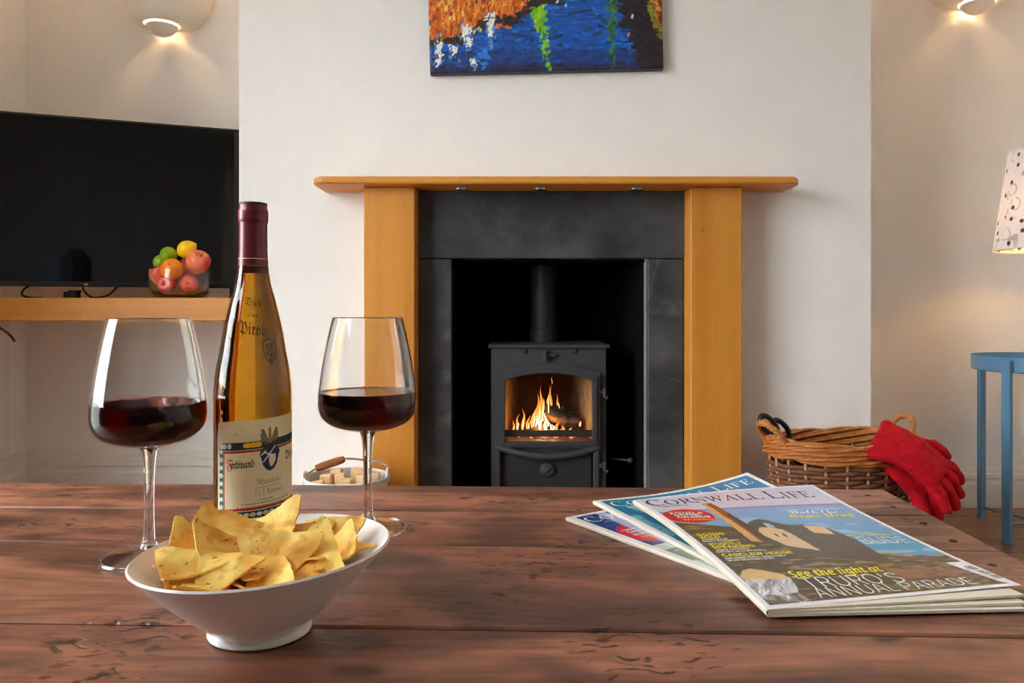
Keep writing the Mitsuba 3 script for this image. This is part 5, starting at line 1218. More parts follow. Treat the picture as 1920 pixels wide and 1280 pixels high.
# ------------------------------------------------------------------ wine glasses
FOOT = [(0, 0.0), (0.0410, 0.0), (0.0430, 0.0010), (0.0422, 0.0022), (0.0300, 0.0036), (0.0150, 0.0058), (0.0085, 0.0100)]
STEM = [(0.0085, 0.0100), (0.0060, 0.016), (0.0050, 0.028), (0.0045, 0.050), (0.0047, 0.072), (0.0055, 0.090), (0.0066, 0.101), (0.0085, 0.1065)]
OUT = [(0.0085, 0.1065), (0.0120, 0.1085), (0.0240, 0.1100), (0.0390, 0.1145), (0.0490, 0.1225), (0.0530, 0.1330), (0.0530, 0.1440), (0.0515, 0.1600), (0.0485, 0.1800), (0.0445, 0.2020), (0.0400, 0.2220), (0.0376, 0.2312)]
LEVEL = 0.1510


def inner_wall(p, t=0.0013):
    p = np.asarray(p, float)
    d = np.gradient(p, axis=0); d /= np.linalg.norm(d, axis=1, keepdims=True)
    return p + np.stack([-d[:, 1], d[:, 0]], 1) * t


out_c = chaikin(OUT, 3)
inn = inner_wall(out_c)
inn = inn[(inn[:, 1] > 0.1123)]
inn = np.vstack([[(0, 0.1122), (0.010, 0.1122)], inn[inn[:, 0] > 0.0105]])


def glass(x, y, where, rot=0):
    t = thing('wine_glass', f'large stemmed wine glass {where}', 'wine glass', 'stemmed wine glasses')
    z = TZ + 0.0003
    put('foot', lathe(chaikin(FOOT[3:], 3), 80, x, y, z), 'm_pane', t, True)
    put('foot_underside', lathe([(0.0420, 0.0005), (0, 0.0005)], 80, x, y, z), 'm_pane', t, True)
    put('foot_rim', tube([(x + 0.0422 * math.cos(q), y + 0.0422 * math.sin(q), z + 0.0016) for q in np.arange(96) * math.pi / 48], 0.0015, 10, closed=True), 'm_glass', t, True)
    put('stem', lathe(np.vstack([[(0, 0.0095), (0.0080, 0.0095)], chaikin(STEM, 3)]), 48, x, y, z), 'm_glass', t, True)
    rl = float(np.interp(LEVEL, inn[:, 1], inn[:, 0]))
    above = inn[inn[:, 1] > LEVEL]
    rim = [(out_c[-1][0] - 0.0004, out_c[-1][1] + 0.0005), (inn[-1][0] + 0.0003, out_c[-1][1] + 0.0005)]
    prof = np.vstack([out_c, rim, above[::-1], [(rl, LEVEL)]])
    put('bowl', lathe(prof, 112, x, y, z), 'm_glass', t, True)
    w = key('red_wine')
    tag(w, f'dark red wine in the glass {where}', 'wine', kind='stuff')
    below = inn[inn[:, 1] < LEVEL - 0.0005]
    side = put('body', lathe(np.vstack([below, [(rl, LEVEL)]]), 112, x, y, z), 'm_wine_side', w, True)
    top = put('surface', lathe([(rl, LEVEL), (rl - 0.0012, LEVEL - 0.0009), (rl - 0.003, LEVEL - 0.0012), (0, LEVEL - 0.0012)], 112, x, y, z), 'm_wine_top', w, True)
    for k in (side, top):
        scene[k]['interior'] = WINE_MEDIUM


glass(-0.352, 0.750, 'on the left, behind the bowl of chips')
glass(-0.158, 0.846, 'right of the bottle, in front of the oak pillar')

# ------------------------------------------------------------------ wine bottle
OX, OY = -0.2662, 0.795
BZ = TZ + 0.0003
prof = np.array([(0.0382, 0.004), (0.0382, 0.150), (0.0376, 0.163), (0.0365, 0.175), (0.0347, 0.186), (0.0323, 0.198), (0.0308, 0.209), (0.0283, 0.223), (0.0252, 0.2363), (0.0221, 0.2494), (0.0185, 0.2626), (0.0160, 0.276), (0.0146, 0.287), (0.0138, 0.300), (0.0135, 0.335), (0.0135, 0.3465)])
from scipy.interpolate import PchipInterpolator
BR = PchipInterpolator(prof[:, 1], prof[:, 0])
hh = np.concatenate([np.linspace(0.004, 0.15, 12), np.linspace(0.155, 0.30, 50), [0.32, 0.3465]])
outer = np.c_[BR(hh), hh]
innr = np.c_[BR(hh) - 0.0030, hh]; innr = innr[innr[:, 1] > 0.009]
bo = thing('wine_bottle', 'tall slender amber wine bottle with a cream label and dark red neck foil', 'wine bottle')
FILL = 0.300
neck = innr[innr[:, 1] > FILL]
rf = float(np.interp(FILL, innr[:, 1], innr[:, 0]))
full = np.vstack([[(0, 0.006), (0.024, 0.004), (0.030, 0.0), (0.0362, 0.0005)], outer, [(0.0125, 0.3475), (innr[-1][0], 0.3465)], neck[::-1], [(rf, FILL)]])
put('glass', lathe(full, 112, OX, OY, BZ), 'm_amber', bo, True)
scene['m_bottled'] = {'type': 'dielectric', 'int_ior': 1.345, 'ext_ior': 1.5}
fillp = np.vstack([[(0, 0.012), (0.030, 0.0085)], innr[innr[:, 1] <= FILL], [(rf, FILL)]])
put('contents', lathe(fillp, 112, OX, OY, BZ), 'm_bottled', bo, True)
put('contents_surface', lathe([(rf, FILL), (0, FILL - 0.001)], 48, OX, OY, BZ), 'm_wine_top', bo, True)
mat('m_foil', lin(104, 28, 42), rough=0.28, metallic=0.25, spec=0.6)
mat('m_gold', lin(214, 170, 120), rough=0.4)
fo = [(0.0149, 0.2770), (0.0148, 0.287), (0.0141, 0.300), (0.0139, 0.3285), (0.0147, 0.3300), (0.0149, 0.3330), (0.0149, 0.3405), (0.0146, 0.3425), (0.0140, 0.3432), (0.0139, 0.3470)]
put('foil', lathe(fo, 64, OX, OY, BZ), 'm_foil', bo, 40)
put('mouth', lathe([(0.0139, 0.3470), (0.0139, 0.3490), (0.0130, 0.3496), (0.0108, 0.3490), (0.0106, 0.330)], 64, OX, OY, BZ), 'm_iron_dark', bo, 40)
put('gold_band', lathe([(0.01465, 0.2915), (0.01455, 0.2925)], 64, OX, OY, BZ), 'm_gold', bo, True)


def on_bottle(a0, h0, off, tilt=0.0):
    """Maps flat (x, y) metres onto the bottle: x round the glass from the angle a0 (0 faces the camera side, positive to the right), y up from h0."""
    def fn(x, y):
        h = h0 + y + tilt * x
        r = BR(np.clip(h, 0.004, 0.34)) + off
        a = a0 + x / 0.0382
        return np.stack([OX + r * np.sin(a + FACE), OY - r * np.cos(a + FACE), BZ + h], 1)
    return fn


FACE = 0.324       # the side of the bottle turned to the camera
mat('m_paper', lin(238, 226, 178), rough=0.6)
mat('m_paper_white', lin(238, 232, 214), rough=0.6)
mat('m_ink', lin(44, 36, 34), rough=0.6)
mat('m_ink_soft', lin(140, 116, 86), rough=0.6)
mat('m_ink_red', lin(186, 28, 30), rough=0.6)
mat('m_ink_green', lin(28, 58, 60), rough=0.6)
mat('m_ink_blue', lin(40, 44, 92), rough=0.6)
mat('m_ink_yellow', lin(236, 186, 50), rough=0.6)
TILT = 0.070
lab = on_bottle(-1.03, 0.0, 0.0002, TILT)      # x = 0 at the label's left edge
LW, LH0, LH1 = 0.1150, 0.029, 0.1290


def lay(k, g, d, mtl, most=0.004):
    put(k, flat(g, on_bottle(-1.03, 0.0, 0.0002 + d, TILT), most), mtl, lk, True)


sb = shapely.box
lk = put('label', grid(60, 4, lambda u, v: lab(u * LW, LH0 + v * (LH1 - LH0)))[0], 'm_paper', bo, True)
FT, FB = 0.1005, 0.041           # frame: under the eagle, above the foot
d1, d2, d3 = 0.00006, 0.00012, 0.00018
lay('band', shapely.union_all([sb(0.003, FT, LW - 0.003, FT + 0.0075), sb(0.003, FB - 0.008, 0.0085, FT + 0.0075), sb(0.003, FB - 0.008, LW - 0.003, FB - 0.001)]), d1, 'm_ink_green')
twist = []
for i in range(14):
    y = FB - 0.004 + i * 0.0078
    twist.append(shapely.Point(0.0055, y).buffer(0.0024, 8))
for i in range(18):
    twist.append(affinity.scale(shapely.Point(0.008 + i * 0.0062, FB - 0.0045).buffer(0.0028, 8), 1, 0.75))
lay('ribbon', shapely.union_all([t for i, t in enumerate(twist)]), d2, 'm_paper_white')
lay('ribbon_leaf', shapely.union_all([affinity.scale(t, 0.55, 0.6) for i, t in enumerate(twist) if i % 2]), d3, 'm_ink_yellow')
blobs = [affinity.scale(shapely.Point(x, FT + 0.0042).buffer(0.003, 8), w, 0.9) for x, w in ((0.0065, 1.0), (0.0105, 0.8), (0.016, 0.8), (0.0345, 1.6), (0.040, 1.2), (0.0445, 1.1))]
lay('ribbon_leaf', shapely.union_all(blobs[3:]), d2, 'm_ink_yellow'); lay('ribbon', shapely.union_all(blobs[:3]), d2, 'm_paper_white')
lay('red_line', shapely.union_all([sb(0.009, FT - 0.0028, LW - 0.009, FT - 0.0006), sb(0.0088, FB, 0.0102, FT - 0.0006), sb(0.0088, FB, LW - 0.009, FB + 0.0022)]), d2, 'm_ink_red')
mv = lambda g, x, y: affinity.translate(g, x, y)
lay('lettering', mv(words('frak', 'F', 0.0088).buffer(0.00016), 0.013, 0.0830), d2, 'm_ink_red', 0.003)
lay('lettering', mv(words('frak', 'erdinand', 0.0078, 0.0225).buffer(0.00016), 0.0180, 0.0830), d2, 'm_ink', 0.003)
lay('lettering', mv(words('frak', 'Pirolt', 0.0088, 0.022).buffer(0.00012), 0.0745, 0.0838), d2, 'm_ink', 0.003)
lay('lettering', mv(words('thin', '75L vol', 0.0028, 0.011), 0.0200, 0.1145), d2, 'm_ink_soft', 0.003)
lay('lettering', mv(words('serif', 'Mundans', 0.0058, 0.026), 0.0430, 0.0650), d2, 'm_ink_soft', 0.003)
lay('lettering', mv(words('thin', '013', 0.0056, 0.0095), 0.0410, 0.0545), d2, 'm_ink_soft', 0.003)
lay('lettering', mv(words('serif', 'Kimme', 0.0056, 0.018), 0.0530, 0.0545), d2, 'm_ink_soft', 0.003)
lay('rule', sb(0.041, 0.0618, 0.0670, 0.0622), d2, 'm_ink_soft')
for x, y, w in ((0.0450, 0.0495, 0.014), (0.0280, 0.0463, 0.052), (0.0235, 0.0434, 0.047), (0.0450, 0.0408, 0.012)):
    lay('small_print', shapely.union_all([sb(x + i * w / 14, y, x + (i + 0.72) * w / 14, y + 0.0009) for i in range(14)]), d2, 'm_ink_soft')
# crest: eagle over a helmeted shield
ex, ey = 0.0555, 0.1105
wing = shapely.Polygon([(0.001, -0.004), (0.004, 0.004), (0.006, 0.0085), (0.009, 0.008), (0.008, 0.005), (0.0095, 0.003), (0.0085, 0.0005), (0.0095, -0.002), (0.0075, -0.0025), (0.008, -0.005), (0.0055, -0.0035), (0.005, -0.007), (0.0035, -0.004), (0.002, -0.0065)])
eagle = shapely.union_all([wing, affinity.scale(wing, -1, 1, origin=(0, 0)), shapely.Polygon([(-0.0016, -0.009), (0.0016, -0.009), (0.0015, 0.004), (0.001, 0.0095), (-0.0005, 0.0095), (-0.0022, 0.0075), (-0.0010, 0.0068), (-0.0014, 0.003)])])
lay('crest', mv(eagle, ex, ey), d2, 'm_ink_soft', 0.003)
shield = [(-0.0085, 0.0035), (-0.004, 0.0042), (0, 0.005), (0.004, 0.0042), (0.0085, 0.0035), (0.0088, -0.003), (0.0075, -0.009), (0.0045, -0.0135), (0, -0.016), (-0.0045, -0.0135), (-0.0075, -0.009), (-0.0088, -0.003)]
sx, sy = 0.0560, 0.0925
mantle = shapely.Polygon([(-0.0105, 0.001), (-0.0095, 0.006), (-0.006, 0.0085), (-0.003, 0.0115), (0.003, 0.0115), (0.006, 0.0085), (0.0095, 0.006), (0.0105, 0.001), (0.008, -0.004), (-0.008, -0.004)])
lay('crest', mv(mantle, sx, sy), d2, 'm_ink_green', 0.003)
lay('crest', mv(shapely.Polygon(shield), sx, sy), d3, 'm_ink_blue', 0.003)
lay('crest', mv(affinity.scale(shapely.Polygon([(-0.002, 0.001), (0.006, 0.001), (0.006, -0.006), (0.003, -0.011), (0.0, -0.0125), (-0.002, -0.006)]), 0.9, 0.9), sx, sy), d3 + d1, 'm_paper', 0.003)
lay('crest', mv(shapely.union_all([shapely.LineString([(-0.007, -0.006), (0.005, 0.008)]).buffer(0.0006), shapely.LineString([(-0.006, 0.003), (0.001, 0.0)]).buffer(0.0006), shapely.LineString([(-0.009, 0.001), (-0.005, 0.0045)]).buffer(0.0007)]), sx, sy), d3 + 2 * d1, 'm_paper_white', 0.003)
lay('crest', mv(shapely.Polygon([(-0.0022, 0.0045), (0.0022, 0.0045), (0.0026, 0.010), (0, 0.012), (-0.0026, 0.010)]), sx, sy), d3 + d1, 'm_ink', 0.003)
# raised glass lettering and shield on the shoulder
mat('m_emboss', lin(38, 20, 8), rough=0.15, spec=0.7)


def emb(k, g, x, y):
    f = on_bottle(-0.05, y, 0.0004, -0.10)
    put(k, flat(mv(g, x, 0), f, 0.003), 'm_emboss', ek_, True)


ek_ = put('embossing', flat(mv(words('frak', 'Diol', 0.0075, 0.026), -0.012, 0), on_bottle(-0.05, 0.2440, 0.0004, -0.1), 0.003), 'm_emboss', bo, True)
labels[ek_] = {'label': 'raised gothic lettering and shield in the glass of the shoulder'}
emb('letters', words('frak', 'vni', 0.004, 0.014), -0.006, 0.2330)
emb('letters', words('frak', 'Pirolt', 0.0125, 0.036), -0.016, 0.2155)
sh_ = shapely.Polygon([(-0.009, 0.008), (0, 0.012), (0.009, 0.008), (0.0088, -0.002), (0.005, -0.010), (0, -0.014), (-0.005, -0.010), (-0.0088, -0.002)])
emb('shield', sh_.difference(sh_.buffer(-0.0011)), 0.0215, 0.2020)
spots = [shapely.Point(x, y).buffer(r, 4) for x, y, r in ((-0.003, 0.004, 0.0015), (0.001, 0.006, 0.0012), (0.003, 0.003, 0.0018), (-0.001, 0.0, 0.0014), (0.004, -0.002, 0.0014), (0.001, -0.005, 0.0016), (-0.003, -0.004, 0.0012), (0.0, -0.009, 0.0012), (0.0045, 0.006, 0.001))]
emb('shield_charge', shapely.union_all(spots), 0.0215, 0.2020)

# ------------------------------------------------------------------ bowl of tortilla chips
CX, CY = -0.1888, 0.580
RX_, RZ_, ROLL, RR = 0.0030, 0.0612, 0.0520, 0.0935
mat('m_china', lin(224, 220, 216), rough=0.22, spec=0.5)


def bowl_ring(t, s, inner=False):
    """s: 0 at the foot, 1 at the rim, which leans up to the right; the wall is a slightly hollow cone."""
    foot_r, foot_h = 0.0345, 0.0044
    q = s ** 1.06
    if inner:
        foot_r, foot_h = 0.026, 0.0115
    rim_r = RR - (0.0030 if inner else 0)
    x0, y0, z0 = foot_r * np.cos(t), foot_r * np.sin(t), foot_h
    x1, y1 = RX_ + rim_r * np.cos(t), rim_r * np.sin(t)
    z1 = RZ_ + math.tan(ROLL) * (x1 - RX_)
    bulge = -0.004 * np.sin(np.pi * s)
    return np.stack([CX + x0 + (x1 - x0) * q - bulge * np.cos(t) * -1 * 0, CY + y0 + (y1 - y0) * q, TZ + z0 + (z1 - z0) * s + bulge * 0.8], 1)


nt = 96
tt2 = np.arange(nt) * 2 * math.pi / nt
rings = []
for r, h in ((0.0, 0.003), (0.030, 0.003), (0.034, 0.0004), (0.0374, 0.0004), (0.0377, 0.0014), (0.0362, 0.0028), (0.0346, 0.0040)):
    rings.append(np.stack([CX + r * np.cos(tt2), CY + r * np.sin(tt2), tt2 * 0 + TZ + h], 1))
for s in np.linspace(0, 1, 22):
    rings.append(bowl_ring(tt2, s))
lip = 0.5 * (bowl_ring(tt2, 1.0) + bowl_ring(tt2, 1.0, True)); lip[:, 2] += 0.0014
rings.append(lip)
for s in np.linspace(1, 0, 22):
    rings.append(bowl_ring(tt2, s, True))
rings.append(np.stack([CX + 0 * tt2, CY + 0 * tt2, tt2 * 0 + TZ + 0.0108], 1))
f = []
for i in range(len(rings) - 1):
    a = np.arange(nt) + i * nt; b = (np.arange(nt) + 1) % nt + i * nt
    f += [np.stack([a, b, b + nt], 1), np.stack([a, b + nt, a + nt], 1)]
sbw = tm(np.vstack(rings), np.vstack(f))
sk = put('snack_bowl', sbw, 'm_china', None, 50)
tag(sk, 'white china bowl with a slanting rim full of tortilla chips', 'bowl')


def chip_col(p, n, uv):
    base = mix(lin(250, 212, 110), lin(226, 164, 62), smoothstep(0.3, 0.7, fbm(p.x * 45, p.y * 45, p.z * 45, 3)))
    toast = smoothstep(0.58, 0.8, fbm(p.x * 130, p.y * 130, p.z * 130, 2))
    base = mix(base, lin(204, 134, 48), 0.5 * toast)
    sp = smoothstep(0.80, 0.88, noise(p.x * 480, p.y * 480, p.z * 480)) * smoothstep(0.45, 0.6, noise(p.x * 60, p.y * 60, p.z * 60))
    return mix(base, lin(132, 76, 32), 0.75 * sp)


mat('m_chip', proc(chip_col), rough=0.6, spec=0.3, bump=lambda p, n, uv: fbm(p.x * 260, p.y * 260, p.z * 260, 3), bump_scale=0.0009, eps=5e-4)


def chip_shape(size, curl, axis, seed):
    g = np.random.default_rng(seed)
    nr, na = 8, 42
    a = np.arange(na) * 2 * math.pi / na
    # rounded triangle
    tri = np.cos(math.pi / 3) / np.cos((a + g.uniform(-.1, .1)) % (2 * math.pi / 3) - math.pi / 3)
    rad = size * np.minimum(tri * 1.0, 0.90) * (1 + 0.05 * np.sin(2 * a + g.uniform(0, 6)) + 0.015 * np.sin(9 * a + g.uniform(0, 6)))
    rr = np.concatenate([[0.0], np.linspace(0.12, 1.0, nr)])
    x = np.concatenate([[0.0], (rr[1:, None] * rad * np.cos(a)).ravel()])
    y = np.concatenate([[0.0], (rr[1:, None] * rad * np.sin(a)).ravel()])
    d = x * math.cos(axis) + y * math.sin(axis)
    e_ = -x * math.sin(axis) + y * math.cos(axis)
    z = curl * d ** 2 + 0.35 * curl * g.uniform(-1, 1) * e_ ** 2 + 18 * g.uniform(-1, 1) * d ** 2 * e_ * 6 + 0.0030 * (meshkit.noise(np.stack([x * 90, y * 90, x * 0 + seed], 1), seed) - 0.5)
    f = []
    for k in range(na):
        l = (k + 1) % na
        f.append([0, 1 + k, 1 + l])
        for i in range(nr - 1):
            p0, p1 = 1 + i * na + k, 1 + i * na + l
            f += [[p0, p0 + na, p1 + na], [p0, p1 + na, p1]]
    f = np.array(f)
    n = len(x)
    th = 0.0007
    v = np.vstack([np.c_[x, y, z + th], np.c_[x, y, z - th]])
    o = np.arange(na) + 1 + (nr - 1) * na
    o2 = np.roll(o, -1)
    side = np.vstack([np.stack([o, o + n, o2 + n], 1), np.stack([o, o2 + n, o2], 1)])
    return tm(v, np.vstack([f, f[:, ::-1] + n, side])), x, y, z


GR, G0 = 0.0015, 0.11
GN = int(2 * G0 / GR)
gx, gy = np.meshgrid((np.arange(GN) + 0.5) * GR - G0, (np.arange(GN) + 0.5) * GR - G0)
ss_ = np.linspace(0, 1, 120)
ang = np.arctan2(gy, gx)
height = np.full((GN, GN), -1.0)
rg = np.hypot(gx, gy)
hb = np.full((GN, GN), 0.30)
for ia in range(180):
    t = -math.pi + (ia + 0.5) * math.pi / 90
    ring = np.array([bowl_ring(np.array([t]), s, True)[0] for s in ss_[::6]])
    r = np.hypot(ring[:, 0] - CX, ring[:, 1] - CY)
    m_ = np.abs((ang - t + math.pi) % (2 * math.pi) - math.pi) <= math.pi / 90 * 0.51
    hb[m_] = np.interp(rg[m_], r, ring[:, 2] - TZ, left=0.0115, right=0.30)
height = np.maximum(hb, 0.0115)
# chips may not lie across the rim: outside it the heap counts as high
CHIPS = []


def settle(m, x, y, yaw, tx, ty, give):
    """Height at which the tilted chip comes to rest on what lies under it; give: the share of its surface that may bed in between the others."""
    Rm = trimesh.transformations.euler_matrix(tx, ty, yaw, 'szxy')[:3, :3] if False else trimesh.transformations.euler_matrix(yaw, tx, ty, 'szxy')[:3, :3]
    tri = m.triangles
    s = np.vstack([m.vertices, tri.mean(1), 0.5 * (tri[:, 0] + tri[:, 1])]) @ Rm.T + [x, y, 0]
    ix = np.clip(((s[:, 0] + G0) / GR).astype(int), 0, GN - 1); iy = np.clip(((s[:, 1] + G0) / GR).astype(int), 0, GN - 1)
    d = height[iy, ix] - s[:, 2]
    wall = hb[iy, ix] - s[:, 2]
    z = max(float(np.quantile(d, 1 - give)), float(np.max(wall[hb[iy, ix] < 0.25], initial=-1)))
    rim = np.mean(hb[iy, ix] > 0.25)
    return z, rim, Rm, s, ix, iy


def lay_chip(m, x, z, y, Rm, s, ix, iy, label):
    np.maximum.at(height, (iy, ix), s[:, 2] + z)
    m.vertices = m.vertices @ Rm.T + [CX + x, CY + y, TZ + z]
    CHIPS.append((m, label))


def drop(x, y, yaw, tx, ty, size, curl, axis, seed, label=None, dz=0.0):
    m = chip_shape(size, curl, axis, seed)[0]
    z, rim, Rm, s, ix, iy = settle(m, x, y, yaw, tx, ty, 0.30)
    lay_chip(m, x, z + dz + 0.0003, y, Rm, s, ix, iy, label)


height[hb > 0.25] = 0.0
g = np.random.default_rng(21)
for n_ in range(66):
    lev = n_ / 60
    rmax = 0.012 + 0.049 * min(1, lev * 1.25)
    best = None
    for c_ in range(14):
        rr_, aa = rmax * math.sqrt(g.uniform()), g.uniform(0, 2 * math.pi)
        x, y = rr_ * math.cos(aa) - 0.001, rr_ * math.sin(aa)
        sp_ = 0.28 if n_ < 60 else 0.40
        yaw, tx, ty = g.uniform(0, 6.28), g.normal(0, sp_), g.normal(0, sp_)
        m = chip_shape(g.uniform(0.027, 0.035), g.uniform(-5, 8), g.uniform(0, 6.28), 1000 + n_ * 50 + c_)[0]
        q = settle(m, x, y, yaw, tx, ty, 0.20)
        cost = q[0] + 0.3 * q[1]
        if best is None or cost < best[0]:
            best = (cost, m, x, y, q)
    _, m, x, y, q = best
    lay_chip(m, x, q[0] + 0.0003, y, *q[2:], None)
# the chips that lie on top, one by one
for a in ((-0.050, -0.002, 0.5, 0.30, 0.55, 0.036, 5, 0.4, 901, 'deep yellow chip standing at the left of the heap'),
          (-0.042, 0.018, 2.2, 0.45, 0.45, 0.037, 6, 1.2, 902, 'deep yellow chip leaning behind the left of the heap'),
          (-0.020, 0.022, 0.4, 0.35, 0.25, 0.038, 6, 1.2, 911, 'long arched chip lying along the back left of the heap'),
          (0.056, 0.006, 1.0, 0.3, -0.60, 0.036, 6, 0.3, 903, 'chip leaning against the right wall of the bowl'),
          (0.046, 0.036, 0.2, 0.75, -0.35, 0.034, 7, 1.0, 904, 'curled chip standing at the back right of the heap'),
          (0.018, 0.020, 0.9, 0.45, 0.10, 0.040, 5, 0.8, 912, 'broad arched chip at the back of the heap'),
          (0.000, 0.030, 0.9, 0.55, -0.45, 0.040, 4, 0.8, 905, 'chip pointing up highest at the back of the heap by the bottle'),
          (-0.024, -0.012, 1.1, 0.35, 0.70, 0.038, 7, 2.2, 906, 'folded pale chip lying on edge left of the middle of the heap'),
          (-0.040, -0.036, 2.8, 0.45, 0.30, 0.034, -6, 0.2, 907, 'broken pale chip at the front left of the heap'),
          (0.044, -0.022, 1.5, 0.50, -0.10, 0.040, 3, 0.6, 909, 'broad speckled chip at the front right of the heap'),
          (0.018, -0.022, 0.35, 0.70, -0.15, 0.043, 3, 1.6, 908, 'large flat chip facing the camera at the middle of the heap'),
          (-0.014, -0.040, 0.2, 0.40, 0.0, 0.034, -8, 1.57, 910, 'arched chip at the front of the heap over the rim')):
    drop(*a)
for m, lab_ in CHIPS:
    k = put('tortilla_chip', m, 'm_chip', None, 40)
    tag(k, lab_ or 'yellow tortilla chip among others in the heap in the white bowl', 'tortilla chip', 'tortilla chips in the white bowl')

# ------------------------------------------------------------------ three magazines
mat('m_page', lin(226, 218, 200), rough=0.6)
mat('m_page_edge', lin(206, 196, 176), rough=0.7)
scene['m_cover'] = {'type': 'twosided', 'bsdf': {'type': 'principled', 'base_color': {'type': 'mesh_attribute', 'name': 'vertex_color'}, 'roughness': 0.28, 'specular': 0.5}}
mat('m_print_white', lin(240, 240, 240), rough=0.3)
mat('m_print_dark', lin(58, 44, 66), rough=0.3)
mat('m_print_yellow', lin(246, 222, 20), rough=0.3)
mat('m_print_orange', lin(240, 160, 40), rough=0.3)
mat('m_print_grey', lin(150, 150, 150), rough=0.3)


def pin(u, v, poly):
    return shapely.contains_xy(shapely.Polygon(poly), u, v)


def sheet(corners, z_extra):
    """corners: top left, top right, bottom right, bottom left; u to the right, v down; z_extra(u, v) bends it."""
    A, B, C, D = (np.array(c, float) for c in corners)

    def fn(u, v, dz=0.0):
        u, v = np.asarray(u, float)[:, None], np.asarray(v, float)[:, None]
        p = (A * (1 - u) + B * u) * (1 - v) + (D * (1 - u) + C * u) * v
        p[:, 2] += (z_extra(u, v) + dz).ravel()
        return p
    return fn


def solid_sheet(top, bottom, nu=24, nv=24):
    """A closed block of pages between two sheets."""
    a, _, _ = grid(nu, nv, lambda u, v: top(u, 1 - v))
    b, _, _ = grid(nu, nv, lambda u, v: bottom(u, 1 - v))
    n = nu * nv
    i = np.arange(n).reshape(nv, nu)
    loop = np.concatenate([i[0, :-1], i[:-1, -1], i[-1, :0:-1], i[:0:-1, 0]])
    l2 = np.roll(loop, -1)
    side = np.vstack([np.stack([loop, loop + n, l2 + n], 1), np.stack([loop, l2 + n, l2], 1)])
    return tm(np.vstack([a.vertices, b.vertices]), np.vstack([a.faces, b.faces[:, ::-1] + n, side]))


def n2(u, v, a, b, s):
    return meshkit.fbm(np.stack([u * a, v * b, u * 0 + s], 1), 3, s)


